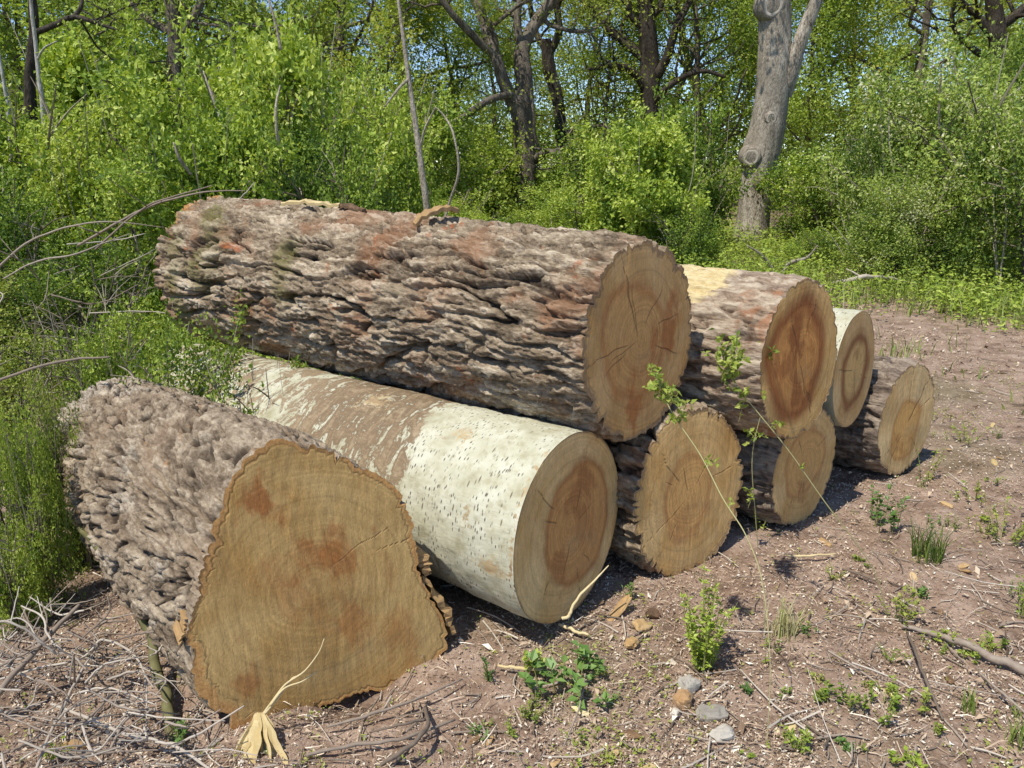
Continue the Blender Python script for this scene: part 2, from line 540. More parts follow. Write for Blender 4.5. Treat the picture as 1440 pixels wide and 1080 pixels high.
# ------------------------------------------------------------------ ground
def ground_h(x, y):
    near = np.exp(-((np.maximum(0, y - 6)) / 6) ** 2)
    h = .030 * fbm(x * .9, y * .9, 0.3, 3) + .012 * fbm(x * 5, y * 5, 2.3, 3) * near
    h = h + .006 * fbm(x * 22, y * 22, 4.1, 2) * near
    hol = G(492, 985)
    h = h - .075 * np.exp(-((x - hol[0]) / .13) ** 2 - ((y - hol[1] - .06) / .11) ** 2)
    h = h + .10 * sst(-1.6, -3.2, x) * np.exp(-((y - 3.6) / 2.5) ** 2)          # low bank under the left shrub
    return h - .012


def axis_steps(a, b, fine0, fine1, df, grow):
    xs = list(np.arange(fine0, fine1, df))
    s, x = df, fine1
    while x < b: xs.append(x); s *= grow; x += s
    xs.append(b)
    s, x, lo = df, fine0 - df, []
    while x > a: lo.append(x); s *= grow; x -= s
    lo.append(a)
    return np.array(lo[::-1] + xs)


gx = axis_steps(-260, 260, -3.2, 4.6, .024, 1.12)
gy = axis_steps(-60, 420, 1.2, 7.2, .026, 1.12)
X, Yg = np.meshgrid(gx, gy)
Z = ground_h(X, Yg)
nx_, ny_ = len(gx), len(gy)
i0 = np.arange(ny_ - 1)[:, None] * nx_ + np.arange(nx_ - 1)[None]
gq = np.stack([i0, i0 + 1, i0 + nx_ + 1, i0 + nx_], -1).reshape(-1, 4)
m, nt = new_mat('woodland_soil'); N = NT(nt)
co = N.coord()
big = N.noise(co, .55, 5, .6, .4); mid = N.noise(co, 6, 6, .65); fine = N.noise(co, 55, 5, .7)
c = N.ramp(mid, [(.28, (.145, .096, .068)), (.45, (.30, .208, .152)), (.6, (.41, .30, .23)), (.78, (.54, .42, .335))])
c = N.mix(N.math('MULTIPLY', N.step(N.voro(co, 38, 'F1', 'Distance'), .42, .12), .55), c, (.46, .37, .30))
c = N.mix(N.math('MULTIPLY', N.step(big, .50, .66), .45), c, (.12, .125, .045))
c = N.mix(N.math('MULTIPLY', N.step(fine, .50, .30), .6), c, (.075, .05, .038))
N.out(c, .95, N.bump(N.math('ADD', fine, N.math('MULTIPLY', mid, .8)), .9, .015), .1)
gmb = MB().add(np.stack([X, Yg, Z], -1).reshape(-1, 3), gq)
tag(gmb.build('ground', m, smooth=True), 'brown woodland ground strewn with dead leaves and wood chips', 'ground', kind='structure')


def gz(x, y): return float(ground_h(np.array(float(x)), np.array(float(y))))


# ------------------------------------------------------------------ the logs
def polar_r(points, th):
    pts = np.asarray(points, float)
    a = np.arctan2(pts[:, 1], pts[:, 0]); r = np.hypot(pts[:, 0], pts[:, 1])
    o = np.argsort(a); a, r = a[o], r[o]
    a = np.concatenate([a - 2 * math.pi, a, a + 2 * math.pi]); r = np.concatenate([r, r, r])
    return np.interp(th, a, r)


def make_log(label, near, far, rn, rf, kind, cutmat, relief, step=.007, cut_n=None, outline=None, lump=.03, heart=(.55, 0, 0), ringw=.055, ringa=.55, nchk=6, rimf=None, edge_keep=.55, stains=(), cracks=(), rimw=.03, seed=0, patch=None, tanp=None, ovality=(0, 0)):
    near, far = np.asarray(near, float), np.asarray(far, float)
    ex = unit(far - near); Llen = np.linalg.norm(far - near)
    ey = unit(np.cross([0, 0, 1], ex)); ez = np.cross(ex, ey)
    R3 = np.stack([ex, ey, ez], 1)
    root = empty('log')
    root.matrix_world = Matrix([[*R3[0], near[0]], [*R3[1], near[1]], [*R3[2], near[2]], [0, 0, 0, 1]])
    tag(root, label, 'log', 'felled logs in the stack')
    # bark
    nv = int(2 * math.pi * max(rn, rf) / step); nu = max(12, int(Llen / step))
    th = np.linspace(-math.pi, math.pi, nv, endpoint=False)
    xs = np.linspace(0, Llen, nu)
    t = (xs / Llen)[:, None]
    base = rn + (rf - rn) * t
    if outline is not None:
        o2 = np.array([(R3.T @ (p - near)) for p in outline])
        ro = polar_r(o2[:, 1:], th)
        k = np.exp(-np.linspace(-9, 9, 15) ** 2); k /= k.sum()
        w3 = max(1, nv // 260)
        for _ in range(w3): ro = np.convolve(np.concatenate([ro[-7:], ro, ro[:7]]), k, 'valid')
        fall = (1 - sst(0, 1.0, t)) ** 1.3
        base = base * (1 - fall) + ro[None, :] * fall
        A = np.c_[o2[:, 1:], np.ones(len(o2))]
        sy, sz, s0 = np.linalg.lstsq(A, o2[:, 0], rcond=None)[0]
    else:
        base = base * (1 + ovality[0] * np.cos(2 * (th - ovality[1])))[None, :]
        s0 = 0; sy = sz = 0
        if cut_n is not None:
            n = R3.T @ unit(cut_n)
            sy, sz = -n[1] / n[0], -n[2] / n[0]
    ct, st_ = np.cos(th)[None], np.sin(th)[None]     # y = r cos, z = r sin
    Xs = xs[:, None] * np.ones_like(ct)
    r0 = (rn + rf) / 2
    cy, cz = ct * r0 * np.ones_like(Xs), st_ * r0 * np.ones_like(Xs)
    base = base * (1 + lump * pn(Xs * 1.4 + seed, cy * 2.2 + seed, cz * 2.2))
    dsp, plate, cell = relief(Xs, cy, cz, seed)
    R = base + dsp * (edge_keep + (1 - edge_keep) * sst(.0, .07, Xs))
    if outline is not None: R = R + .010 * (1 - sst(0, .12, Xs)) * fbm(np.cos(th) * 4 + seed, np.sin(th) * 4, 1.5, 5, .65)[None, :]
    yy, zz = R * ct, R * st_
    xx = Xs + (s0 + sy * yy + sz * zz) * (1 - t) ** 1.5
    mb = MB()
    v = np.stack([xx, yy, zz], -1).reshape(-1, 3)
    i = np.arange(nu - 1)[:, None] * nv; j = np.arange(nv)[None]
    q = np.stack([i + j, i + (j + 1) % nv, i + nv + (j + 1) % nv, i + nv + j], -1).reshape(-1, 4)
    mb.add(v, q)
    pa = {'plate': plate, 'cell': cell, 'patch': patch(Xs, th[None] * np.ones_like(Xs)) if patch else np.zeros_like(Xs), 'tan': tanp(Xs, th[None] * np.ones_like(Xs)) if tanp else np.zeros_like(Xs)}
    mb.build('bark', M['bark_' + kind], root, True, pa)
    # sawn ends
    for end, row in (('near', 0), ('far', nu - 1)):
        bx, by, bz = xx[row], yy[row], zz[row]
        nr = 110 if end == 'near' else 24
        rho = np.linspace(0, 1, nr) ** .85
        rho[0] = .002
        cx = s0 if end == 'near' else Llen
        vx = cx + (bx - cx)[None] * rho[:, None]
        vy = by[None] * rho[:, None]; vz = bz[None] * rho[:, None]
        vx = vx + .004 * pn(vy * 6 + seed, vz * 6, 1.7) + .0010 * pn(vy * 70 + 4 * pn(vy * 3, vz * 3, 3), vz * 3, seed) - (0 if end == 'far' else .0)
        vx[-1] = bx
        rr = np.hypot(vy, vz) / max(rn, .01)
        hr, hy, hz = heart
        dh = np.hypot(vy - hy * rn, (vz - hz * rn) * .92) / rn + .13 * fbm(vy * 4 / rn * .3 + seed, vz * 4 / rn * .3, seed, 3)
        hm = 1 - sst(hr - .10, hr + .10, dh)
        stn = ringa * np.exp(-((dh - hr) / ringw) ** 2)
        for (sy_, sz_, sr, amt) in stains:
            d2 = np.hypot(vy / rn - sy_, vz / rn - sz_) + 1.1 * sr * fbm(vy * 13 + seed, vz * 8, 4.4, 5, .62)
            stn = np.maximum(stn, amt * (1 - sst(sr * .05, sr * 1.15, d2)))
        ck = np.zeros_like(vy)
        ang = np.arctan2(vz - hz * rn * .5, vy - hy * rn * .5)
        radn = np.hypot(vy, vz) / rn
        gc = np.random.default_rng(int(seed * 100))
        fine_checks = [(gc.uniform(-3.1, 3.1), gc.uniform(.05, .6), gc.uniform(.45, 1.1), gc.uniform(.0020, .0028)) for _ in range(nchk)]
        for (a0, ra, rb, wd) in list(cracks) + fine_checks:
            da = np.abs((ang - a0 - .07 * pn(radn * 5 + a0, a0 * 3, 0.5) + math.pi) % (2 * math.pi) - math.pi) * radn * rn
            ck = np.maximum(ck, (1 - sst(wd * .4, wd, da)) * sst(ra - .03, ra + .05, radn) * (1 - sst(rb - .2, rb, radn)))
        edge = (1 - rho[:, None]) * np.ones_like(vy)
        rw = rimw * (.62 + .75 * np.clip(pn(np.cos(th) * 1.6 + seed, np.sin(th) * 1.6, 2.2) + .25 * pn(np.cos(th) * 9, np.sin(th) * 9, seed), -.6, 1))[None, :]
        if rimf is not None: rw = rw * rimf(th)[None, :]
        rimm = 1 - sst(rw * .6, rw * 1.2, edge + .35 * rimw * pn(vy * 25, vz * 25, 3 + seed))
        ring_dark = .7 * np.exp(-((edge - rw * 1.15) / (rimw * .16)) ** 2)
        ck = np.maximum(ck, ring_dark * (.35 + .5 * (pn(vy * 8, vz * 8, seed) > -.1)))
        cb = MB()
        i = np.arange(nr - 1)[:, None] * nv; j = np.arange(nv)[None]
        qa = np.stack([i + j, i + nv + j, i + nv + (j + 1) % nv, i + (j + 1) % nv], -1).reshape(-1, 4)
        if end == 'near': qa = qa[:, ::-1]
        cb.add(np.stack([vx, vy, vz], -1).reshape(-1, 3), qa)
        cb.build('cut_face', cutmat, root, True, {'rad': rr, 'heart': hm, 'stain': stn, 'crack': ck, 'rim': rimm})
    return root, R3


def rel_fissured(amp=1.0, fs=1.0):
    def f(x, y, z, s):
        jx = .12 * pn(x * 12, y * 30, z * 30 + s)
        wy = .42 * pn(x * 4 + 9, y * 6 + s, z * 6) + .15 * pn(x * 14 + s, y * 36, z * 36) + .07 * pn(x * 40 + s, y * 80, z * 80)
        wz = .42 * pn(x * 4 - 5, y * 6, z * 6 + s) + .15 * pn(x * 14 - s, y * 36, z * 36) + .07 * pn(x * 40 - s, y * 80, z * 80)
        a, b, c = x / (.36 * fs) + jx + 2.2 * (y + z) * .6, y / (.064 * fs) + wy, z / (.064 * fs) + wz
        n1 = np.abs(pn(a + s, b, c))
        n2 = np.abs(pn(a * 1.7 + 31 + s, b * 1.9 + 3, c * 1.9))
        n3 = np.abs(pn(a * 3.3 - 17 + s, b * 3.6, c * 3.6 + 5))
        c2, i2, k2 = worley(a * 2.1 + 7 + s, b * 2.0, c * 2.0)
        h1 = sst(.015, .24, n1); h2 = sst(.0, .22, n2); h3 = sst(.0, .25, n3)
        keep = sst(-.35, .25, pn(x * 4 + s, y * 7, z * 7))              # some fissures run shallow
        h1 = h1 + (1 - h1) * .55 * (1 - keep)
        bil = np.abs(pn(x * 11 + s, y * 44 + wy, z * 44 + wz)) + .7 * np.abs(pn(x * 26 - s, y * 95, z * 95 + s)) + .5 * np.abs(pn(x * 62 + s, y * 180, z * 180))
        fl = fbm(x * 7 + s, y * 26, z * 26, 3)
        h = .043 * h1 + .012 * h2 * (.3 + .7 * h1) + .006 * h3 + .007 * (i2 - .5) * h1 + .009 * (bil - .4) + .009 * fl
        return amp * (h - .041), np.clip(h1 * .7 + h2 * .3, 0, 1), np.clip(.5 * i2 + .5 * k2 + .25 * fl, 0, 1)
    return f


def rel_stump(x, y, z, s):
    h0, pl, ce = rel_fissured(.62, .72)(x * 1.25, y, z, s)
    wy = .5 * pn(x * 9, y * 7 + s, z * 7) + .25 * pn(x * 30, y * 30 + s, z * 30) + .12 * pn(x * 75, y * 75 + s, z * 75)
    n1 = pn(x / .050 + wy + s, y / .15 + .4 * wy, z / .15)
    gate = sst(-.25, .2, pn(x * 3.5 + 3, y * 3.5, z * 3.5 + s))
    pit = sst(.20, .36, n1) * gate * sst(.01, .10, x)                 # short clefts across the stem
    lump = pn(x / .20 + s, y / .16, z / .16)
    h = h0 + .016 * lump - .026 * pit + .004 * np.abs(pn(x * 60, y * 60, z * 60))
    return h, np.clip(pl - .9 * pit, 0, 1), ce


def rel_white(x, y, z, s):
    ringp = np.zeros_like(x)
    for c0, wd, am in ((.335, .006, .006), (.62, .005, .004), (1.0, .006, .004)):
        ringp = ringp - am * np.exp(-((x - c0 - .02 * pn(y * 4, z * 4, c0 * 9)) / wd) ** 2)
    h = .006 * fbm(x * 5 + s, y * 5, z * 5, 3) + .0015 * fbm(x * 40, y * 25, z * 25, 3) + ringp * .6
    return h, np.clip(1 + ringp / .006 * .55, 0, 1), np.full_like(x, .5)


for k in ('fissured', 'stump', 'white', 'peeled', 'dark'):
    M['bark_' + k] = log_bark_mat(k)
SAP, HRT, DRK = (.56, .385, .205), (.36, .185, .085), (.20, .085, .035)
CUT = {
    'top': cut_mat('sawn_face_tan', (.68, .43, .185), (.62, .345, .125), (.42, .15, .045)),
    'stump': cut_mat('sawn_face_ochre', (.54, .365, .15), (.43, .235, .08), (.32, .11, .03), rimc=((.34, .16, .05), (.68, .39, .15))),
    'white': cut_mat('sawn_face_pale_heart', (.76, .53, .25), (.58, .30, .105), (.30, .105, .035)),
    'plain': cut_mat('sawn_face_plain', (.72, .475, .205), (.64, .365, .13), (.40, .17, .06)),
    'red': cut_mat('sawn_face_red_heart', (.74, .475, .185), (.60, .285, .085), (.24, .07, .022)),
    'ringed': cut_mat('sawn_face_ringed', (.75, .50, .225), (.70, .44, .165), (.24, .08, .026)),
    'old': cut_mat('sawn_face_weathered', (.76, .545, .265), (.66, .38, .125), (.40, .18, .06)),
}
D1 = np.array([-.82, .572, 0])

# top log, deep fissured bark
topN, topF = P(902, 480, 2.7), P(312, 380, 4.3)


def top_patch(x, th):
    a = sst(.62, .85, pn(x * 2.2 + 4, np.cos(th) * 1.5, np.sin(th) * 1.5) + .5 * (np.cos(th + .35) - .45))
    b = np.exp(-((x - 2.35) / .25) ** 2) * sst(.1, .5, pn(x * 4, np.cos(th) * 2, np.sin(th) * 2 + 3) + .2)
    return np.clip(a * .8 + b * .9, 0, 1)


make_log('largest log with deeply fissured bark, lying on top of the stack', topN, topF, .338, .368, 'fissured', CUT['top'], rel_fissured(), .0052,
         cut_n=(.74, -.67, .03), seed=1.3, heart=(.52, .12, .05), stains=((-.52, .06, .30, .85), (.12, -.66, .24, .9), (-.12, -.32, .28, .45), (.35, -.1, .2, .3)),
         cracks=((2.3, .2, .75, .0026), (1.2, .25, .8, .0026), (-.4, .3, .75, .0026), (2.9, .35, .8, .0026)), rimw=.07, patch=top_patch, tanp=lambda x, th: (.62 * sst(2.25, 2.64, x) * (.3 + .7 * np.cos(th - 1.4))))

# pale smooth log below it
whN = P(803, 742, 2.48)


def wh_patch(x, th):
    far = sst(.43, .53, x + .05 * np.sin(th * 3) - .05 * np.sin(th + .5))
    return np.clip(far * (.42 + .34 * sst(-.2, .95, np.sin(th - .1))) * (1 - .35 * sst(.95, 1.3, x)), 0, 1) + .25 * np.exp(-((x - .07) / .05) ** 2) * sst(.9, 1, np.sin(th - .3))


def wh_tan(x, th):
    def blob(x0, t0, sx, stt): return np.exp(-((x - x0) / sx) ** 2 - (((th - t0 + math.pi) % (2 * math.pi) - math.pi) / stt) ** 2)
    return np.clip(.8 * blob(.36, 1.12, .06, .17) + .95 * blob(.09, -.12, .07, .13) + .6 * blob(.2, .32, .035, .22) + .7 * blob(.85, 1.3, .12, .25) + .62 * blob(.01, .5, .014, 1.5), 0, 1)


make_log('smooth whitish log speckled with dark marks, below the largest log', whN, whN + np.array([-.80, .60, .01]) * 2.3, .332, .315, 'white', CUT['white'], rel_white, .0065,
         cut_n=(.80, -.60, .02), seed=5.1, lump=.025, heart=(.60, -.14, .02), stains=((-.2, .45, .34, .6), (.22, -.35, .26, .55), (-.35, -.05, .3, .35)),
         cracks=((1.9, .2, .6, .0026), (-1.2, .2, .6, .0026), (.4, .3, .62, .0026)), rimw=.025, patch=wh_patch, tanp=wh_tan)

# third log of the bottom row, bark thick and ragged
cN = P(972, 695, 2.86)
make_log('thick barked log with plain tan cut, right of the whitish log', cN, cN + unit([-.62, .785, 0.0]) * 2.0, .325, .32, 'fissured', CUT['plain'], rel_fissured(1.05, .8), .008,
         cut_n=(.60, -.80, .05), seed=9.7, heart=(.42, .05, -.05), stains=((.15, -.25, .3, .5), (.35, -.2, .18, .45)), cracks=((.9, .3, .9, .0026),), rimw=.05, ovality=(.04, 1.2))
# small log in the bottom row
dN = P(1133, 657, 3.24)
make_log('smallest bottom log with oval pale cut, under the red hearted log', dN, dN + unit([-.72, .69, 0.0]) * 1.9, .262, .26, 'dark', CUT['plain'], rel_fissured(.6, .7), .010,
         cut_n=(.66, -.75, .0), seed=12.2, heart=(.60, .05, .10), stains=((0, -.55, .25, .6), (.1, .1, .15, .3)), cracks=((-1.4, .2, .7, .0026),), rimw=.035)
# second layer
eN = P(1127, 506, 3.05)


def e_patch(x, th): return np.exp(-((x - .50) / .24) ** 2 - (((th - 1.2)) / .6) ** 2) * 1.3


make_log('raised log with dark red heartwood, peeled yellow patch on its bark', eN, eN + unit([-.76, .65, 0.005]) * 2.2, .303, .305, 'peeled', CUT['red'], rel_fissured(.55, .7), .009,
         cut_n=(.66, -.75, .03), seed=15.8, heart=(.66, .12, .02), stains=((.15, .48, .34, .85), (.05, -.48, .32, .75), (.40, -.05, .24, .6)), ringw=.12, ringa=.9, cracks=((2.0, .3, .9, .0026), (-2.1, .4, .9, .0026)), rimw=.035, patch=e_patch, ovality=(.06, 1.35))
fN = P(1202, 520, 3.58)
make_log('pale barked raised log with a brown ring in its cut', fN, fN + unit([-.75, .66, 0.0]) * 2.1, .272, .27, 'white', CUT['ringed'], rel_white, .010,
         cut_n=(.74, -.67, .02), seed=18.4, heart=(.56, -.05, -.05), ringw=.12, ringa=.95, stains=((.25, -.45, .3, .6), (-.1, .42, .2, .5)), cracks=(), rimw=.03, ovality=(.03, 1.3))
gN = P(1276, 590, 3.84)
make_log('dark barked log with a weathered split cut, last at the right', gN, gN + unit([-.74, .67, 0.0]) * 2.0, .285, .28, 'dark', CUT['old'], rel_fissured(.8, .8), .010,
         cut_n=(.62, -.78, .02), seed=22.9, heart=(.5, .0, -.15), stains=((-.2, -.5, .3, .7), (.5, -.3, .25, .6), (.25, .3, .2, .35)), cracks=((2.35, .05, .95, .007), (-.9, .3, .9, .004)), rimw=.04)

# stump log in front: the flared foot of a trunk
st_px = [(388, 618), (430, 622), (475, 642), (520, 664), (558, 694), (576, 722), (584, 765), (592, 802), (606, 840), (624, 880), (628, 914), (606, 942), (560, 962), (510, 972),
         (465, 984), (425, 1004), (380, 1018), (338, 1022), (306, 1000), (284, 974), (268, 930), (272, 880), (284, 820), (296, 770), (308, 730), (322, 690), (342, 652), (362, 630)]
sn = unit([.50, -.855, .10])
s_off = np.dot(sn, G(340, 1020, -.01))
st_pts = []
for a in st_px:
    r = ray(*a); o = np.array([0, 0, EYE])
    st_pts.append(o + r * ((s_off - np.dot(sn, o)) / np.dot(sn, r)))
stN = P(440, 825, np.mean([p[1] for p in st_pts]))
stF = np.array([-1.72, 3.25, .36])


def st_patch(x, th): return sst(.15, .5, pn(x * 5, np.cos(th) * 3, np.sin(th) * 3) + .9 * sst(1.1, 1.6, x) - .1)


make_log('flared butt log with a broad ochre cut, in front of the stack', stN, stF, .37, .30, 'stump', CUT['stump'], rel_stump, .0055, outline=st_pts, seed=3.3, lump=.02,
         heart=(.05, -.18, .24), stains=((.32, .75, .17, .9), (-.18, .24, .30, .75), (-.10, .05, .45, .35), (.62, -.62, .12, .6), (-.30, -.42, .20, .55), (-.65, -.6, .25, .4)),
         nchk=1, edge_keep=.6, rimf=lambda t_: .75 + 1.1 * np.clip(np.cos(t_ + .1), 0, 1) + .5 * np.clip(np.cos(t_ - 2.2), 0, 1), cracks=((2.75, .2, .8, .0026),), rimw=.05, patch=st_patch)


# ------------------------------------------------------------------ bushes of the thicket
def bush_parts(seed, ncl=420, per=26, leaf=.05, twig=.30, lobes=11, stems=8, droop=.1, spread=1.0, shoots=34):
    """unit bush: radius about 1, height about 2, foot at the origin"""
    g = np.random.default_rng(seed)
    sm = MB()
    ends = []
    for i in range(stems):
        a = g.uniform(0, 2 * math.pi); lean = g.uniform(.15, .75) * spread
        h = g.uniform(1.0, 1.85)
        p = [(0.06 * math.cos(a), .06 * math.sin(a), -.1)]
        for k in (.35, .7, 1.0):
            p.append((lean * k ** 1.3 * math.cos(a) + g.normal() * .06, lean * k ** 1.3 * math.sin(a) + g.normal() * .06, h * k))
        path = smooth_path(p, 12)
        tube(sm, path, np.linspace(.024, .006, 12), 5, tint=g.uniform(.2, .9))
        ends.append(path)
        for b in range(5):
            s = path[g.integers(4, 10)]
            d = unit(np.array([g.normal(), g.normal(), g.uniform(.1, 1.0)])) * g.uniform(.3, .6)
            tube(sm, smooth_path([s, s + d * .5 + (0, 0, .03), s + d], 6), np.linspace(.010, .003, 6), 4, tint=g.uniform(.2, .9))
    for i in range(7):                                   # bare pale switches through the leaves
        a = g.uniform(0, 6.28); r1 = g.uniform(.5, 1.05)
        e = np.array([r1 * math.cos(a), r1 * math.sin(a), g.uniform(.9, 2.0)])
        b_ = np.array([.3 * math.cos(a + .5), .3 * math.sin(a + .5), .1])
        tube(sm, smooth_path([b_, .5 * (b_ + e) + g.normal(size=3) * .09, e], 9), np.linspace(.011, .003, 9), 4, tint=g.uniform(.7, 1.0))
    # lobes
    lc = []
    for i in range(lobes):
        a = g.uniform(0, 2 * math.pi); rr = math.sqrt(g.uniform(0, 1)) * .68
        lc.append((rr * math.cos(a), rr * math.sin(a), g.uniform(.35, 1.62) - .3 * rr, g.uniform(.26, .50)))
    lc = np.array(lc)
    k = g.integers(0, lobes, ncl)
    ltint = g.normal(size=lobes) * .13
    d = unit(g.normal(size=(ncl, 3)) + np.array([0, 0, .25]))
    rad = lc[k, 3] * g.uniform(.45, 1.08, ncl) ** .6
    c = lc[k, :3] + d * rad[:, None]
    c[:, 2] = np.maximum(c[:, 2], .03 + .2 * g.uniform(size=ncl))
    td = unit(d + g.normal(size=(ncl, 3)) * .7 + np.array([0, 0, .25 - droop]))
    ct = np.clip(.42 + ltint[k] + .20 * g.normal(size=ncl) + .22 * pn(c[:, 0] * 2 + seed, c[:, 1] * 2, c[:, 2] * 2), 0, 1)
    # long shoots sticking out of the outline
    for i in range(shoots):
        b0 = c[g.integers(0, ncl)]
        dd = unit(np.array([b0[0] * .8, b0[1] * .8, .75]) + g.normal(size=3) * .45)
        L = g.uniform(.25, .62)
        path = smooth_path([b0 - dd * .1, b0 + dd * L * .5, b0 + dd * L + np.array([0, 0, -.06])], 7)
        tube(sm, path, np.linspace(.007, .002, 7), 4, tint=g.uniform(.3, .9))
        m_ = 4
        c = np.vstack([c, path[[2, 3, 5, 6]]]); td = np.vstack([td, np.repeat(dd[None], m_, 0)])
        ct = np.concatenate([ct, np.clip(.55 + .15 * g.normal(size=m_), 0, 1)])
    ncl = len(c)
    n = ncl * per
    ci = np.repeat(np.arange(ncl), per)
    s = g.uniform(-.5, .5, n) * twig
    pos = c[ci] + td[ci] * s[:, None] + g.normal(size=(n, 3)) * twig * .17
    ld = unit(td[ci] * .5 + g.normal(size=(n, 3)) + np.array([0, 0, -.1]))
    nr = unit(g.normal(size=(n, 3)) * .65 + np.array([-.15, -.3, .75]))
    L = leaf * g.uniform(.6, 1.3, n)
    fm = MB()
    leaves(fm, pos, ld, nr, L, L * g.uniform(.55, .75, n), np.clip(ct[ci] + .09 * g.normal(size=n), 0, 1))
    return sm, fm


def make_bush_mesh(seed, lm, **kw):
    sm, fm = bush_parts(seed, **kw)
    return sm.mesh('stem', M['stem']), fm.mesh('foliage', lm)


BUSH = [make_bush_mesh(101, M['leaf_thicket'], ncl=560, per=26, leaf=.052),
        make_bush_mesh(102, M['leaf_thicket'], ncl=620, per=26, leaf=.043, lobes=15, stems=10),
        make_bush_mesh(103, M['leaf_thicket'], ncl=600, per=28, leaf=.060, lobes=10),
        make_bush_mesh(104, M['leaf_thicket'], ncl=520, per=26, leaf=.048, lobes=13, stems=12, spread=1.2)]
HAW = [make_bush_mesh(111, M['leaf_hawthorn'], ncl=900, per=24, leaf=.036, lobes=16, twig=.26, stems=9),
       make_bush_mesh(112, M['leaf_hawthorn'], ncl=800, per=24, leaf=.040, lobes=13, twig=.28, stems=9)]


def place_bush(meshes, px, Y, top, width, label, group=None, name='bush', cat='bush', rz=None):
    x = XA(px, Y); z0 = gz(x, Y) - .05
    ztop = P(px, top, Y)[2]
    half = width / FPX * Y * .41
    o = empty(name, (x, Y, z0), random.uniform(0, 6.28) if rz is None else rz)
    h = max(.3, ztop - z0) / 1.95
    o.scale = (half, half, h)
    link('stem', meshes[0], o)
    link('foliage', meshes[1], o)
    tag(o, label, cat, group)
    return o


TH = 'green bushes of the thicket'
bushes = [
    # px, Y, top, width, kind, label
    (40, 7.0, 215, 300, 1, 'low dense bush at the far left edge, above the dead twigs'),
    (185, 7.6, 200, 270, 0, 'leafy bush just behind the far end of the largest log'),
    (330, 7.9, 150, 280, 2, 'bright bush rising behind the far half of the largest log'),
    (470, 8.4, 165, 270, 1, 'rounded bush directly left of the slim pale sapling'),
    (-70, 8.5, 90, 300, 2, 'tall bush cut off by the left edge of the photo'),
    (95, 10.5, 95, 330, 3, 'tall bush beneath the white birch pole at left'),
    (250, 10.8, 70, 330, 0, 'tall bush below the dark trunk among the left thicket'),
    (405, 10.5, 28, 320, 2, 'tallest light green bush of the left thicket'),
    (520, 12.0, 60, 260, 1, 'tall dark bush close behind the slim pale sapling'),
    (-40, 13, 40, 380, 1, 'tall back bush at the left edge, behind the birch pole'),
    (170, 14, 45, 360, 2, 'tall back bush between birch pole and dark trunk'),
    (330, 15, 20, 330, 1, 'tall back bush right of the dark trunk, reaching the sky gap'),
    (620, 14.5, 255, 200, 3, 'low bush between the slim sapling and the forked dark tree'),
    (690, 13.5, 292, 150, 0, 'small bush at the foot of the forked dark tree'),
    (815, 13.2, 255, 160, 1, 'low bush at the right of the forked tree foot'),
    (905, 12.6, 165, 250, 2, 'bright yellow green bush above the cut of the largest log'),
    (962, 14.5, 135, 190, 0, 'upright bush left of the thick grey trunk'),
    (955, 11.6, 268, 150, 1, 'low bush in front of and left of the thick grey trunk'),
    (1165, 15.0, 190, 230, 3, 'dark bush close behind the right of the thick grey trunk'),
    (1150, 12.2, 318, 120, 1, 'small low bush right of the thick grey trunk foot'),
    (560, 17.5, 110, 260, 0, 'shaded bush deep in the gap behind the slim sapling'),
    (850, 19, 150, 260, 3, 'shaded bush deep between the two dark trees'),
    (690, 21, 165, 280, 1, 'shaded bush deep behind the forked dark tree'),
]
for i, (px, Y, top, wd, k, lab) in enumerate(bushes):
    place_bush(BUSH[k], px, Y, top, wd, lab, TH)
for px, Y, top, wd, k in [(-230, 7.5, 130, 330, 0), (-420, 9, 60, 380, 2), (-200, 11, 40, 360, 1), (-560, 7, 120, 380, 3), (-420, 14, 20, 420, 0), (-700, 11, 40, 420, 1), (-330, 5.2, 330, 260, 3), (1620, 11, 70, 380, 2), (1800, 13, 60, 400, 1), (1700, 16, 30, 400, 0), (2000, 11, 60, 420, 3)]:
    place_bush(BUSH[k], px, Y, top, wd, 'green bush of the thicket standing beyond the edge of the view', 'bushes beyond the edges of the view')
HG = 'blossoming hawthorn bushes'
for px, Y, top, wd, k, lab in [
    (1345, 11.4, 42, 400, 0, 'largest hawthorn bush with whitish blossom, right of the grey trunk'),
    (1235, 12.6, 95, 220, 1, 'hawthorn bush between grey trunk and the largest hawthorn'),
    (1450, 9.6, 120, 330, 1, 'hawthorn bush cut off by the right edge, with pale blossom'),
    (1260, 10.6, 225, 240, 0, 'low front hawthorn over the bare pale stems'),
    (1420, 13.5, 40, 300, 1, 'back hawthorn at the right edge below the sky gap'),
]:
    place_bush(HAW[k], px, Y, top, wd, lab, HG, 'hawthorn_bush')


# ------------------------------------------------------------------ trees
def spray(fm, g, centres, dirs, per, leaf, twig, base=.5):
    ncl = len(centres)
    ct = np.clip(base + .2 * g.normal(size=ncl), 0, 1)
    ci = np.repeat(np.arange(ncl), per)
    n = len(ci)
    pos = centres[ci] + dirs[ci] * (g.uniform(-.5, .6, n) * twig)[:, None] + g.normal(size=(n, 3)) * twig * .2
    ld = unit(dirs[ci] * .5 + g.normal(size=(n, 3)))
    nr = unit(g.normal(size=(n, 3)) * .7 + np.array([-.1, -.3, .7]))
    L = leaf * g.uniform(.6, 1.3, n)
    leaves(fm, pos, ld, nr, L, L * g.uniform(.5, .7, n), np.clip(ct[ci] + .13 * g.normal(size=n), 0, 1))


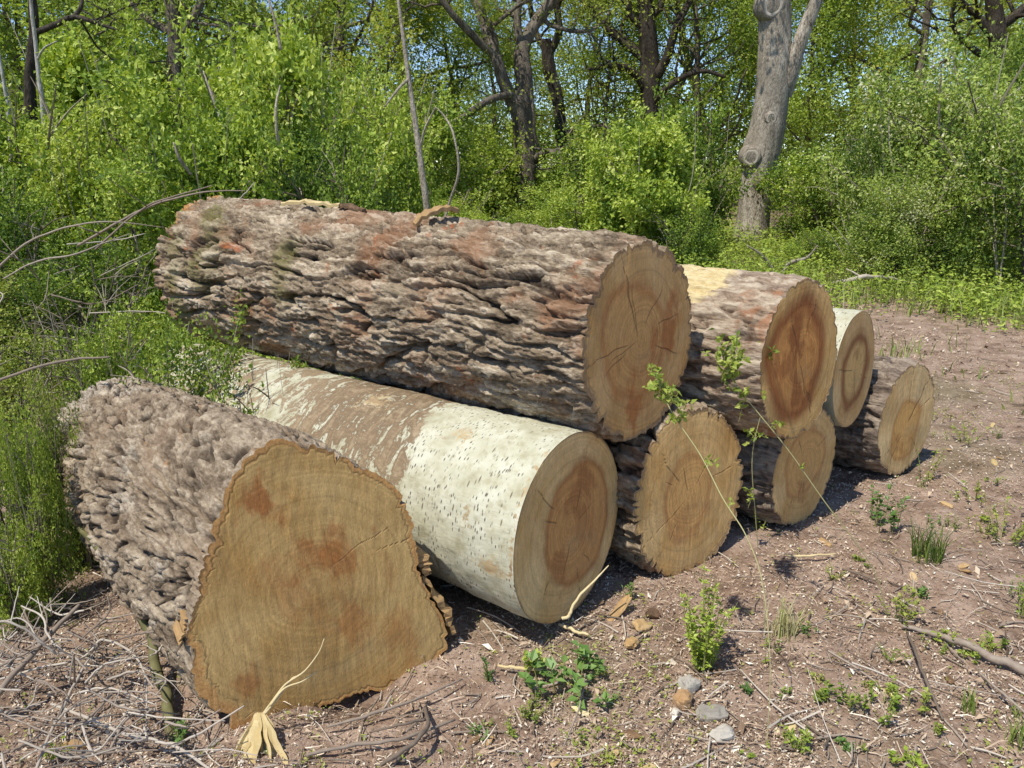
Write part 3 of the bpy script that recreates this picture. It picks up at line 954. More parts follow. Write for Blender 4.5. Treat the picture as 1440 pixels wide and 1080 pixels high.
def grow(mb, g, p, d, length, rad, level, tips, wig=.22, up=.12, kids=(3, 5)):
    n = 9
    pts = [np.array(p, float)]
    d = unit(d)
    for i in range(n - 1):
        d = unit(d + g.normal(size=3) * wig + np.array([0, 0, up]))
        pts.append(pts[-1] + d * length / (n - 1))
    path = smooth_path(pts, 14 if level > 1 else 9)
    tube(mb, path, np.linspace(rad, rad * (.45 if level > 0 else .2), len(path)), 8 if level > 1 else (5 if level else 4), bump=.08, seed=g.uniform(0, 50), tint=.5)
    if level == 0:
        tips.append((path[-1], unit(path[-1] - path[-3])))
        tips.append((path[len(path) // 2], unit(path[-1] - path[0])))
        return
    for k in range(g.integers(*kids)):
        f = g.uniform(.35, .98)
        i = int(f * (len(path) - 2))
        t = unit(path[i + 1] - path[i])
        side = unit(np.cross(t, g.normal(size=3)))
        grow(mb, g, path[i], t * .55 + side * .8, length * g.uniform(.45, .7), rad * (1 - .55 * f) * g.uniform(.45, .65), level - 1, tips, wig, up * .7, kids)


def wood_tree(seed, h=9, rad=.16, leafm='leaf_wood', bark='forkbark', per=34, leaf=.11, twig=.75, lean=.05, first=.28, nb=9, extra=1.0, base=.5):
    g = np.random.default_rng(seed)
    tm, fm = MB(), MB()
    pts = [np.array([0, 0, -.2])]
    d = np.array([g.normal() * lean, g.normal() * lean, 1.0])
    for i in range(9):
        d = unit(d + g.normal(size=3) * .07 + np.array([0, 0, .05]))
        pts.append(pts[-1] + d * h / 9)
    path = smooth_path(pts, 28)
    r = np.linspace(1, .22, 28) * rad
    r[:4] *= np.array([1.35, 1.18, 1.08, 1.02])
    tube(tm, path, r, 10, bump=.10, seed=seed, lump=.12)
    tips = []
    for k in range(nb):
        f = first + (1 - first) * (k + g.uniform(0, .8)) / nb
        i = min(26, int(f * 27))
        a = g.uniform(0, 2 * math.pi)
        grow(tm, g, path[i], np.array([math.cos(a), math.sin(a), g.uniform(.15, .8)]), h * .36 * (1.15 - .6 * f), r[i] * .5, 1, tips, .2, .08)
    c = np.array([t[0] for t in tips]); dd = np.array([t[1] for t in tips])
    m = int(len(c) * extra)
    ix = g.integers(0, len(c), m)
    cc = c[ix] + g.normal(size=(m, 3)) * .22
    spray(fm, g, cc, unit(dd[ix] + g.normal(size=(m, 3)) * .5), per, leaf, twig, base)
    return tm.mesh('trunk', M[bark], True), fm.mesh('crown', M[leafm])


WOOD = [wood_tree(201, 9.5, .15, nb=16, extra=3.9, first=.12, per=52, leaf=.10), wood_tree(202, 11, .19, nb=16, extra=3.5, lean=.12, first=.15, per=52, leaf=.10), wood_tree(203, 8, .11, nb=17, extra=3.9, first=.08, per=52, leaf=.095), wood_tree(204, 10, .16, leafm='leaf_oak', nb=15, extra=3.5, lean=.1, first=.15, per=52, leaf=.10)]
wd_spots = [(60, 21, 0), (180, 24, 1), (300, 19, 2), (385, 25, 0), (470, 22, 3), (560, 27, 1), (640, 25, 2), (815, 30, 3), (860, 26, 2), (980, 29, 0), (1010, 34, 1),
            (1150, 25, 2), (1190, 31, 0), (1290, 24, 3), (1400, 27, 1), (1500, 22, 0), (-60, 18, 2), (-160, 24, 1), (1600, 28, 3), (-300, 20, 0), (-480, 23, 3), (-650, 19, 2), (1750, 22, 1), (1950, 25, 0), (700, 35, 0), (245, 31, 3), (1345, 35, 2), (440, 33, 1), (1085, 36, 3), (920, 38, 1), (120, 33, 0)]
for i, (px, Y, k) in enumerate(wd_spots):
    x = XA(px, Y)
    o = empty('woodland_tree', (x, Y, gz(x, Y)), random.uniform(0, 6.28))
    s = random.uniform(.85, 1.15); o.scale = (s, s, s)
    link('trunk', WOOD[k][0], o); link('crown', WOOD[k][1], o)
    tag(o, 'leafy tree of the woodland behind the thicket, trunk mostly hidden', 'tree', 'woodland trees behind the thicket')


def shaped_tree(name, label, trunk, limbs, bark, leafm, seed, leaf=.09, per=30, twig=.6, extra=1.5, sub=5, lump=.15, base=.55, cat='tree', crown=True, tops=True, bare=0):
    """trunk and limbs given as (points, radii); twigs and leaves grow on the limbs"""
    g = np.random.default_rng(seed)
    p0 = np.array(trunk[0][0], float)
    root = empty(name, p0)
    tm = MB(); tips = []
    for n, (pts, rad) in enumerate([trunk] + limbs):
        pts = np.array(pts, float) - p0
        L = len(pts) * 9
        path = smooth_path(pts, L)
        rr = np.interp(np.linspace(0, 1, L), np.linspace(0, 1, len(rad)), rad)
        tube(tm, path, rr, 22 if n == 0 else 10, bump=.08, seed=seed + n, lump=lump if n == 0 else .08)
        if n > bare and tops:
            for k in range(sub):
                i = int(g.uniform(.3, 1) * (L - 2))
                t = unit(path[i + 1] - path[i])
                grow(tm, g, path[i], t * .4 + unit(np.cross(t, g.normal(size=3))) * .9, g.uniform(1.2, 2.6), rr[i] * .45, 1, tips, .28, .05)
    tm.build('trunk', M[bark], root, True)
    if crown and tips:
        fm = MB()
        c = np.array([t[0] for t in tips]); dd = np.array([t[1] for t in tips])
        m_ = int(len(c) * extra); ix = g.integers(0, len(c), m_)
        spray(fm, g, c[ix] + g.normal(size=(m_, 3)) * .3, unit(dd[ix] + g.normal(size=(m_, 3)) * .5), per, leaf, twig, base)
        fm.build('crown', M[leafm], root)
    tag(root, label, cat)
    return root


# thick grey trunk at the right, with sawn limb scars
Yt = 16.0


def T(px, py, dy=0): return P(px, py, Yt + dy)


trunk_pts = [T(1054, 352), T(1058, 310), T(1063, 262), T(1070, 215), T(1079, 180), T(1087, 120), T(1089, 60), T(1089, 0), T(1092, -120), T(1085, -260), T(1090, -420)]
px1 = (Yt * .963 + .4) / FPX
trunk_rad = [a * px1 for a in (28, 22, 21, 25, 24, 21, 20, 20, 18, 15, 8)]
limb_pts = [([T(1098, 132), T(1112, 100, -.1), T(1124, 62, -.15), T(1140, 20, -.2), T(1156, -20, -.2), T(1190, -120, 0)], [14 * px1, 11.5 * px1, 9.5 * px1, 8.5 * px1, 8 * px1, 5 * px1]),
            ([T(1090, -100), T(1040, -190, .5), T(980, -260, 1)], [.16, .1, .05]),
            ([T(1088, -230), T(1130, -320, -.8), T(1200, -380, -1.2)], [.14, .1, .05]),
            ([T(1090, -340), T(1060, -450, .8), T(1010, -520, 1.6)], [.1, .08, .04])]
oak = shaped_tree('oak_tree', 'thick grey trunk with round sawn limb scars and one forked limb', (trunk_pts, trunk_rad), limb_pts, 'oakbark', 'leaf_oak', 31, sub=6, lump=.10, extra=2.2, bare=1)
M['scarwood'] = tint_mat('weathered_limb_scar', [(0, (.16, .12, .09)), (.5, (.36, .29, .22)), (1, (.62, .55, .46))], noise_scale=14, noise_amt=.7)
for (px, py, rpx, dx, tr) in ((1056, 221, 10.5, -.2, 21.5), (1086, 8, 13, 0.05, 18.5), (1084, 166, 7, .1, 21)):
    c0 = T(px, py, -tr * px1) - np.array(oak.location)
    ax = unit(np.array([dx, -1, -.10]))
    k = MB(); rr = rpx * px1
    tube(k, smooth_path([c0 - ax * .22, c0 + ax * .0, c0 + ax * .035], 8), np.interp(np.linspace(0, 1, 8), [0, .6, 1], [rr * 1.55, rr * 1.2, rr]), 18, bump=.10, seed=px, tint=.45)
    st = k.build('limb_stub', M['oakbark'], oak, True)
    k = MB()
    u = unit(np.cross(ax, [0, 0, 1])); v_ = np.cross(u, ax)
    cc = c0 + ax * .039
    n = 22; th = np.linspace(0, 2 * math.pi, n, endpoint=False)
    vs, qs, tt = [], [], []
    rads = [(.30, -.006, .12), (.58, -.008, .3), (.76, .0, .8), (.94, .001, .85), (1.05, -.012, .5)]
    for r_, dz, t_ in rads:
        jit = 1 + .05 * np.sin(th * 3 + px) + .03 * np.sin(th * 7)
        vs.append(cc + (u[None] * np.cos(th)[:, None] + v_[None] * np.sin(th)[:, None]) * (rr * r_ * jit)[:, None] + ax * dz)
    vs = np.concatenate(vs + [[cc - ax * .03]])
    for a in range(4):
        i = np.arange(n)
        k_q = np.stack([a * n + i, a * n + (i + 1) % n, (a + 1) * n + (i + 1) % n, (a + 1) * n + i], -1)
        qs.append(k_q); tt += [rads[a + 1][2]] * n
    k.add(vs, np.concatenate(qs), None, np.array(tt))
    k.add(vs[list(range(n)) + [len(vs) - 1]], None, np.stack([np.full(n, n), np.arange(n), (np.arange(n) + 1) % n], -1), .1)
    k.build('sawn_scar', M['scarwood'], st, True)


def U(px, py, Y): return P(px, py, Y)


# forked dark tree in the middle
Y2 = 20.0; q2 = (Y2 * .963 + .4) / FPX
shaped_tree('forked_tree', 'dark tree with pale lower trunk forking into two main limbs, left of centre sky', ([U(737, 300, Y2), U(738, 240, Y2), U(737, 195, Y2), U(734, 150, Y2), U(733, 128, Y2)], [20 * q2, 15.5 * q2, 14 * q2, 16 * q2, 15 * q2]), [
    ([U(731, 158, Y2), U(712, 125, Y2 - .2), U(697, 80, Y2 - .3), U(680, 30, Y2), U(660, -20, Y2 + .3), U(610, -120, Y2 + .6)], [12 * q2, 9 * q2, 7.5 * q2, 7 * q2, 6 * q2, 3 * q2]),
    ([U(735, 150, Y2), U(737, 110, Y2), U(733, 75, Y2 + .2), U(745, 45, Y2 + .4), U(770, 10, Y2 + .5), U(810, -40, Y2 + .2), U(850, -140, Y2)], [13 * q2, 11.5 * q2, 11 * q2, 9 * q2, 8 * q2, 6.5 * q2, 3 * q2]),
    ([U(697, 80, Y2 - .3), U(660, 45, Y2 - .6), U(625, 5, Y2 - .9), U(590, -60, Y2 - 1)], [5.5 * q2, 5 * q2, 4 * q2, 2.5 * q2]),
    ([U(733, 70, Y2 + .2), U(728, 20, Y2 + .3), U(745, -60, Y2 + .3)], [6 * q2, 5 * q2, 3 * q2]),
    ([U(722, 132, Y2 - .2), U(690, 140, Y2 - .8), U(655, 162, Y2 - 1.3), U(630, 178, Y2 - 1.6)], [4.5 * q2, 4.5 * q2, 4 * q2, 2 * q2]),
    ([U(752, 225, Y2), U(768, 214, Y2 - .4), U(790, 217, Y2 - .8)], [6 * q2, 5 * q2, 3 * q2]),
], 'forkbark', 'leaf_oak', 41, sub=4, extra=1.7, per=26, leaf=.085)
# darker companion to its right
Y3 = 21.5; q3 = (Y3 * .963 + .4) / FPX
shaped_tree('leaning_tree', 'slender dark crooked tree leaning beside the forked tree', ([U(792, 260, Y3), U(790, 200, Y3), U(784, 140, Y3), U(772, 95, Y3), U(768, 55, Y3)], [9 * q3, 8 * q3, 8 * q3, 8.5 * q3, 6 * q3]), [
    ([U(770, 80, Y3), U(786, 45, Y3), U(784, 0, Y3), U(800, -80, Y3)], [6 * q3, 5 * q3, 4 * q3, 2 * q3]),
    ([U(788, 180, Y3), U(815, 190, Y3 - .5), U(838, 178, Y3 - .7), U(860, 182, Y3 - 1)], [4.5 * q3, 4 * q3, 3 * q3, 2 * q3]),
    ([U(770, 75, Y3), U(752, 40, Y3 + .5), U(740, -30, Y3 + .8)], [5 * q3, 4 * q3, 3 * q3])], 'shadedbark', 'leaf_oak', 43, sub=3, extra=1.3, per=24, leaf=.085)
# spreading dark tree
Y4 = 24.0; q4 = (Y4 * .963 + .4) / FPX
shaped_tree('spreading_tree', 'dark tree with many spreading crooked limbs against blue sky gaps', ([U(917, 235, Y4), U(914, 170, Y4), U(914, 120, Y4), U(912, 70, Y4), U(908, 20, Y4), U(905, -60, Y4), U(912, -200, Y4)], [16 * q4, 13 * q4, 13 * q4, 12 * q4, 11 * q4, 9 * q4, 4 * q4]), [
    ([U(912, 130, Y4), U(888, 100, Y4 - .3), U(860, 92, Y4 - .6), U(826, 98, Y4 - 1)], [6 * q4, 5 * q4, 4 * q4, 2 * q4]),
    ([U(910, 85, Y4), U(880, 60, Y4 + .4), U(850, 35, Y4 + .5), U(820, 0, Y4 + .8), U(790, -60, Y4 + 1)], [7 * q4, 6 * q4, 5 * q4, 4 * q4, 2 * q4]),
    ([U(916, 120, Y4), U(938, 80, Y4 - .4), U(952, 35, Y4 - .6), U(975, -10, Y4 - .6), U(1000, -90, Y4)], [7 * q4, 6 * q4, 5 * q4, 4 * q4, 2.5 * q4]),
    ([U(915, 150, Y4), U(945, 118, Y4 - .6), U(985, 100, Y4 - .8), U(1020, 108, Y4 - 1)], [5 * q4, 4 * q4, 3 * q4, 2 * q4]),
    ([U(909, 45, Y4), U(885, 15, Y4), U(880, -40, Y4 + .2), U(850, -120, Y4 + .2)], [5 * q4, 4 * q4, 4 * q4, 2 * q4]),
    ([U(908, 30, Y4), U(930, 5, Y4), U(940, -60, Y4 + .4)], [5 * q4, 4 * q4, 3 * q4])], 'shadedbark', 'leaf_oak', 47, sub=3, extra=1.0, per=22, leaf=.09)
# dark limbs in the upper right corner
Y5 = 19.0; q5 = (Y5 * .963 + .4) / FPX
shaped_tree('corner_tree', 'dark limbed tree in the upper right corner behind the hawthorn', ([U(1415, 260, Y5), U(1408, 150, Y5), U(1405, 70, Y5), U(1398, 0, Y5), U(1400, -150, Y5)], [15 * q5, 12 * q5, 11 * q5, 10 * q5, 6 * q5]), [
    ([U(1404, 60, Y5), U(1375, 25, Y5), U(1350, 0, Y5), U(1310, -60, Y5)], [7 * q5, 5 * q5, 4 * q5, 2 * q5]),
    ([U(1402, 40, Y5), U(1430, 20, Y5), U(1470, -20, Y5)], [7 * q5, 6 * q5, 3 * q5]),
    ([U(1406, 90, Y5), U(1370, 70, Y5 - .5), U(1340, 35, Y5 - .6), U(1345, -10, Y5 - .8)], [5 * q5, 4 * q5, 3 * q5, 2 * q5])], 'shadedbark', 'leaf_oak', 53, sub=4, extra=1.3, per=24)
# dark trunk inside the left thicket
Y6 = 14.0; q6 = (Y6 * .963 + .4) / FPX
shaped_tree('thicket_tree', 'dark trunked tree rising out of the left thicket', ([U(262, 330, Y6), U(255, 200, Y6), U(248, 100, Y6), U(246, 40, Y6), U(235, -60, Y6), U(238, -200, Y6)], [13 * q6, 11 * q6, 10.5 * q6, 10 * q6, 8 * q6, 4 * q6]), [
    ([U(247, 60, Y6), U(280, 10, Y6), U(300, -60, Y6)], [6 * q6, 5 * q6, 3 * q6]),
    ([U(248, 50, Y6), U(200, 20, Y6 + .4), U(160, -30, Y6 + .8)], [6 * q6, 4 * q6, 2 * q6])], 'forkbark', 'leaf_wood', 59, sub=8, extra=3.0, per=34, leaf=.075)
# bare crooked limb tree upper left
Y7 = 12.2; q7 = (Y7 * .963 + .4) / FPX
shaped_tree('bare_limb_tree', 'brownish tree with a bare crooked limb across the upper left sky gap', ([U(40, 330, Y7), U(45, 200, Y7), U(42, 110, Y7), U(48, 40, Y7), U(40, -60, Y7)], [9 * q7, 8 * q7, 7 * q7, 6 * q7, 3 * q7]), [
    ([U(44, 48, Y7), U(75, 36, Y7 - .2), U(105, 24, Y7 - .3), U(140, 34, Y7 - .3), U(165, 42, Y7 - .3)], [4 * q7, 3.6 * q7, 3.4 * q7, 2.4 * q7, 1 * q7]),
    ([U(105, 24, Y7 - .3), U(115, 5, Y7 - .3), U(112, -30, Y7 - .2)], [3 * q7, 2.4 * q7, 1.5 * q7])], 'shadedbark', 'leaf_wood', 61, sub=2, extra=1.2, per=20, leaf=.06)


def pole(name, label, cat, pts, rad, bark, sides=9):
    p0 = np.array(pts[0][0], float)
    root = empty(name, p0)
    for n, (a, r) in enumerate(zip(pts, rad)):
        mb = MB()
        a = np.array(a, float) - p0
        L = len(a) * 7
        tube(mb, smooth_path(a, L), np.interp(np.linspace(0, 1, L), np.linspace(0, 1, len(r)), r), sides, bump=.12, seed=n + len(label), tint=.75)
        mb.build('trunk' if n == 0 else 'branch', M[bark], root, True)
    tag(root, label, cat)
    return root


Yp = 9.6; qp = (Yp * .963 + .4) / FPX
pole('sapling', 'slim pale dead sapling standing behind the largest log', 'sapling', [
    [U(606, 340, Yp), U(600, 290, Yp), U(592, 230, Yp), U(582, 160, Yp), U(574, 105, Yp), U(568, 60, Yp), U(556, -30, Yp)],
    [U(575, 110, Yp), U(560, 125, Yp - .1), U(541, 150, Yp - .2)],
    [U(592, 205, Yp), U(598, 180, Yp - .1), U(612, 152, Yp - .2)]], [[5.4 * qp, 4.6 * qp, 4.2 * qp, 3.8 * qp, 3.2 * qp, 2.6 * qp, 1.6 * qp], [2.2 * qp, 1.8 * qp, 1 * qp], [1.8 * qp, 1.5 * qp, 1 * qp]], 'polebark')
pole('sapling', 'thin bent bare stem right of the slim pale sapling', 'sapling', [
    [U(620, 325, Yp), U(632, 285, Yp), U(645, 240, Yp - .1), U(638, 190, Yp - .1), U(626, 165, Yp), U(612, 150, Yp)]], [[2.2 * qp, 2 * qp, 1.8 * qp, 1.6 * qp, 1.3 * qp, .8 * qp]], 'polebark', 6)
Yb = 11.6; qb = (Yb * .963 + .4) / FPX
pole('birch_pole', 'white birch pole standing out of the left thicket', 'birch', [[U(66, 260, Yb), U(60, 150, Yb), U(55, 110, Yb), U(50, 60, Yb), U(44, 10, Yb), U(40, -60, Yb)], [U(52, 85, Yb), U(62, 68, Yb - .1), U(80, 58, Yb - .2)]],
     [[3.6 * qb, 3.1 * qb, 2.9 * qb, 2.6 * qb, 2.2 * qb, 1.5 * qb], [1.6 * qb, 1.3 * qb, .8 * qb]], 'birchbark')
pole('birch_pole', 'short white birch pole at the far left edge', 'birch', [[U(18, 260, Yb), U(12, 160, Yb), U(6, 120, Yb), U(-4, 60, Yb)]], [[3 * qb, 2.7 * qb, 2.3 * qb, 1.7 * qb]], 'birchbark')
for pts, lab in [
    ([U(335, 245, 8.6), U(318, 190, 8.5), U(300, 140, 8.5), U(286, 100, 8.6)], 'slanting pale bare stem in the left thicket, left of the tall light bush'),
    ([U(398, 240, 8.2), U(390, 190, 8.0), U(388, 150, 8.0), U(394, 120, 8.1)], 'upright bare twig in the tall light bush'),
    ([U(268, 245, 7.4), U(252, 222, 7.3), U(244, 200, 7.3)], 'short pale broken stem in the bush behind the far log end'),
    ([U(395, 70, 9.5), U(388, 35, 9.5), U(378, 0, 9.5), U(370, -30, 9.6)], 'pale bare stem near the top of the tall light bush'),
]:
    pole('dead_sapling', lab, 'stem', [pts], [[.018, .016, .013, .008]], 'polebark', 6)
Yq = 9.2; qq = (Yq * .963 + .4) / FPX
for base, tips_, lab in [
    ((1343, 392), [(1340, 350), (1322, 318), (1295, 300)], 'left stem of the pale bare stems below the hawthorn'),
    ((1345, 394), [(1347, 345), (1352, 320), (1340, 290)], 'middle upright stem of the pale bare stems below the hawthorn'),
    ((1347, 390), [(1358, 350), (1372, 330), (1390, 318)], 'right stem of the pale bare stems below the hawthorn'),
    ((1292, 392), [(1291, 350), (1288, 320), (1284, 295)], 'lone thin reddish stem left of the pale bare stems'),
    ((1090, 398), [(1085, 378), (1070, 358), (1050, 345)], 'low pale twig stem in front of the grey trunk'),
    ((1092, 398), [(1108, 372), (1135, 362), (1150, 345)], 'forked pale twig in front of the grey trunk'),
]:
    b = G(*base); Yb_ = b[1]
    pole('dead_sapling', lab, 'stem', [[b - np.array([0, 0, .05])] + [P(x, y, Yb_ - .1 * k) for k, (x, y) in enumerate(tips_)]], [[.032, .026, .02, .009]], 'polebark', 6)

# ------------------------------------------------------------------ far woodland as a mass
g = np.random.default_rng(71)
fm = MB()
ncl = 6800
cx = g.uniform(-46, 46, ncl); cy = g.uniform(27, 46, ncl)
hmax = 4.0 + 1.8 * pn(cx * .22, cy * .12, 1.0) + 1.4 * sst(-4, -16, cx) + .8 * sst(14, 24, cx)
cz = hmax * g.uniform(0, 1, ncl) ** .75
cc = np.stack([cx, cy, cz], -1)
spray(fm, g, cc, unit(g.normal(size=(ncl, 3))), 22, .17, 1.0, .42)
ncl = 3400
cx = g.uniform(-34, 34, ncl); cy = g.uniform(17.5, 27, ncl)
cc = np.stack([cx, cy, g.uniform(0, 1, ncl) ** .8 * (1.5 + .7 * pn(cx * .3, cy * .3, 4))], -1)
spray(fm, g, cc, unit(g.normal(size=(ncl, 3))), 22, .10, .7, .5)
tag(fm.build('distant_woodland', M['leaf_wood']), 'mass of distant woodland undergrowth closing the view', 'woodland', kind='stuff')

# ------------------------------------------------------------------ undergrowth and grass
def track(x, y):
    """1 on the bare track and yard, 0 in the green"""
    yy = np.asarray(y); xx = np.asarray(x)
    edge = 8.4 + .25 * (xx - 1.0) + .9 * pn(xx * .8, yy * .8, 5) + .5 * pn(xx * 2.5, yy * 2.5, 9)
    edge = edge - 3.2 * sst(3.8, 6.0, xx)
    t = sst(.9, -1.1, yy - np.clip(edge, 6.2, 10.2)) * sst(-.9, .3, xx + .4 * pn(xx, yy, 9) - (yy - 3.2) * .12)
    return t


n = 60000
px_ = g.uniform(-1.0, 1.0, n); yy = 5.0 + 14 * g.uniform(0, 1, n) ** 1.2
xx = px_ * (yy + .5)
dens = (1 - track(xx, yy)) * np.maximum(sst(-.55, .2, pn(xx * .9, yy * .9, 3.3)), sst(10.5, 12, yy)) * (1 - .65 * sst(7.0, 5.5, yy) * sst(0, -1, xx))
keep = g.uniform(size=n) < dens
xx, yy = xx[keep], yy[keep]
zz = ground_h(xx, yy)
hh = g.uniform(.06, .42, len(xx)) * (.5 + .5 * sst(6, 10, yy)) * (1 + .9 * sst(8.5, 11, yy) * sst(-.2, .5, pn(xx * .7, yy * .7, 12)))
um = MB()
per = 5
ci = np.repeat(np.arange(len(xx)), per)
nn = len(ci)
f = g.uniform(.15, 1.0, nn)
pos = np.stack([xx[ci] + g.normal(size=nn) * .05, yy[ci] + g.normal(size=nn) * .05, zz[ci] + hh[ci] * f], -1)
ld = unit(np.stack([g.normal(size=nn), g.normal(size=nn), g.uniform(-.1, .7, nn)], -1))
L = g.uniform(.03, .075, nn)
leaves(um, pos, ld, unit(np.stack([g.normal(size=nn) * .5, g.normal(size=nn) * .5 - .3, np.ones(nn)], -1)), L, L * .5, np.clip(.5 + .2 * pn(xx[ci] * 1.2, yy[ci] * 1.2, 8) + .17 * g.normal(size=nn), 0, 1))
tag(um.build('undergrowth', M['leaf_bright']), 'low leafy undergrowth at the foot of the bushes', 'undergrowth', kind='stuff')


def blades(mb, bx, by, bz, h, wdt, lean, tint, gg):
    n = len(bx)
    a = gg.uniform(0, 2 * math.pi, n)
    d = np.stack([np.cos(a), np.sin(a), np.zeros(n)], -1) * (lean * gg.uniform(.2, 1.0, n))[:, None]
    s = np.stack([-np.sin(a + gg.normal(size=n) * .6), np.cos(a), np.zeros(n)], -1) * (wdt * .5)[:, None]
    p0 = np.stack([bx, by, bz], -1)
    up = np.array([0, 0, 1.0])
    p1 = p0 + up * (h * .55)[:, None] + d * (h * .35)[:, None]
    p2 = p0 + up * (h * .92)[:, None] + d * h[:, None]
    v = np.stack([p0 - s, p0 + s, p1 + s * .8, p1 - s * .8, p2 + s * .08, p2 - s * .08], 1)
    i = np.arange(n)[:, None] * 6
    q = np.concatenate([i + np.array([[0, 1, 2, 3]]), i + np.array([[3, 2, 4, 5]])])
    mb.add(v.reshape(-1, 3), q, None, np.concatenate([tint, tint]))


n = 60000
yy = 4.2 + 13 * g.uniform(0, 1, n) ** 1.3
xx = g.uniform(-.72, .72, n) * (yy + .5)
dens = np.clip((1 - track(xx, yy)) * .95 * (1 - .75 * sst(7.0, 5.5, yy) * sst(0, -1, xx)) + .26 * sst(.05, .55, pn(xx * .8, yy * .8, 7.7) + .5 * pn(xx * 3, yy * 3, 4)) * sst(4.6, 6.0, yy) * (1 + 1.2 * sst(7, 9, yy)), 0, 1)
keep = g.uniform(size=n) < dens
xx, yy = xx[keep], yy[keep]
gm = MB()
blades(gm, xx, yy, ground_h(xx, yy), g.uniform(.06, .26, len(xx)) * (.6 + .6 * sst(5, 9, yy)), g.uniform(.008, .016, len(xx)), .7, np.clip(.45 + .25 * pn(xx, yy, 6) + .18 * g.normal(size=len(xx)), 0, 1), g)
tag(gm.build('grass', M['grass']), 'grass growing along the track and under the bushes', 'grass', kind='stuff')

# ------------------------------------------------------------------ dead leaf litter, chips and twigs
def scatter_litter(n, x0, x1, ya, yb, pw, lo, hi, gg, tint0=.5):
    y = ya + (yb - ya) * gg.uniform(0, 1, n) ** pw
    x = gg.uniform(-.95, .95, n) * (y + .55)
    k = (x > x0) & (x < x1) & (gg.uniform(size=n) < .30 + .9 * sst(-.35, .35, pn(x * 1.3, y * 1.3, 11) + .4 * pn(x * 5, y * 5, 13)))
    x, y = x[k], y[k]; n = len(x)
    z = ground_h(x, y) + .003 + .010 * gg.uniform(size=n) ** 2
    s = lo + (hi - lo) * gg.uniform(size=n) ** 2.2
    a = gg.uniform(0, 2 * math.pi, n)
    tilt = gg.normal(size=(n, 3)) * .45 + np.array([0, 0, 1.0])
    nr = unit(tilt)
    d = unit(np.stack([np.cos(a), np.sin(a), np.zeros(n)], -1))
    d = unit(d - nr * np.sum(d * nr, 1)[:, None])
    sd = np.cross(nr, d)
    asp = gg.uniform(.12, .62, n)
    w = s * asp * .5
    curl = gg.uniform(-.4, .8, n) * s
    P0 = np.stack([x, y, z + np.abs(curl) * .3], -1)
    j = lambda: 1 + gg.normal(size=n) * .18
    v = np.stack([P0 - d * (s * .5)[:, None], P0 - d * (s * .12)[:, None] + sd * (w * j())[:, None] + nr * (curl * .5)[:, None],
                  P0 + d * (s * .5)[:, None], P0 + d * (s * .08)[:, None] - sd * (w * j())[:, None] + nr * (curl * .5)[:, None]], 1)
    t = np.clip(tint0 + .20 * gg.normal(size=n) + .12 * pn(x * 2.2, y * 2.2, 1), 0, 1)
    return v.reshape(-1, 3), np.arange(n * 4).reshape(-1, 4), t


lm_ = MB()
lm_.add(*(lambda a: (a[0], a[1], None, a[2]))(scatter_litter(330000, -3.5, 6, 1.5, 7.5, 1.9, .004, .017, g, .63)))
lm_.add(*(lambda a: (a[0], a[1], None, a[2]))(scatter_litter(6000, -3.5, 6, 1.5, 6.0, 1.7, .014, .046, g, .56)))
lm_.add(*(lambda a: (a[0], a[1], None, a[2]))(scatter_litter(22000, -5, 9, 5.5, 11, 1.0, .02, .06, g, .5)))
tag(lm_.build('leaf_litter', M['litter']), 'dead leaves and wood chips covering the ground', 'leaf litter', kind='stuff')
tw = MB()
for i in range(1500):
    y = 1.55 + 5 * g.uniform() ** 1.8; x = g.uniform(-.72, .72) * (y + .55)
    a = g.uniform(0, 6.28); L = g.uniform(.03, .17) * (1 + (g.uniform() < .08)); z = gz(x, y)
    d = np.array([math.cos(a), math.sin(a), g.normal() * .10]) * L
    p = np.array([x, y, z + .006 + abs(d[2]) * .5])
    k = g.normal(size=3) * L * .07
    tube(tw, smooth_path([p - d * .5, p + k * (1, 1, .3), p + d * .5], 5), np.linspace(1, .6, 5) * g.uniform(.0012, .0042), 4, tint=g.uniform(0, 1))
n = 6500
y = 1.5 + 5.5 * g.uniform(size=n) ** 1.8; x = g.uniform(-.73, .73, n) * (y + .55)
z = ground_h(x, y) + .004
a = g.uniform(0, 2 * math.pi, n); L = g.uniform(.015, .07, n)
d = np.stack([np.cos(a), np.sin(a), g.normal(size=n) * .18], -1) * L[:, None]
wv = np.stack([-np.sin(a), np.cos(a), np.full(n, .5)], -1) * (.0011 * g.uniform(.5, 1.4, n))[:, None]
p = np.stack([x, y, z + .004 + np.abs(d[:, 2]) * .5], -1)
mid_ = p + d * .5 + g.normal(size=(n, 3)) * (L * .08)[:, None] + np.array([0, 0, .003])
v = np.stack([p - wv, p + wv, mid_ + wv, mid_ - wv, p + d + wv * .4, p + d - wv * .4], 1).reshape(-1, 3)
i = np.arange(n)[:, None] * 6
fib = MB().add(v, np.concatenate([i + np.array([[0, 1, 2, 3]]), i + np.array([[3, 2, 4, 5]])]), None, np.tile(np.clip(.58 + .2 * g.normal(size=n), 0, 1), 2))
tag(fib.build('straw_fibres', M['litter']), 'fine pale straw and grass fibres on the ground', 'straw', kind='stuff')
n = 9000
y = 1.6 + 6.5 * g.uniform(size=n) ** 1.5; x = g.uniform(-.72, .72, n) * (y + .55)
kp = g.uniform(size=n) < .10 + .9 * sst(.12, .5, pn(x * 1.5, y * 1.5, 21) + .35 * pn(x * 6, y * 6, 2))
x, y = x[kp], y[kp]; n = len(x)
per = 4; ci = np.repeat(np.arange(n), per); nn = n * per
pos = np.stack([x[ci], y[ci], ground_h(x, y)[ci] + .004 + g.uniform(0, .014, nn)], -1) + g.normal(size=(nn, 3)) * np.array([.008, .008, 0])
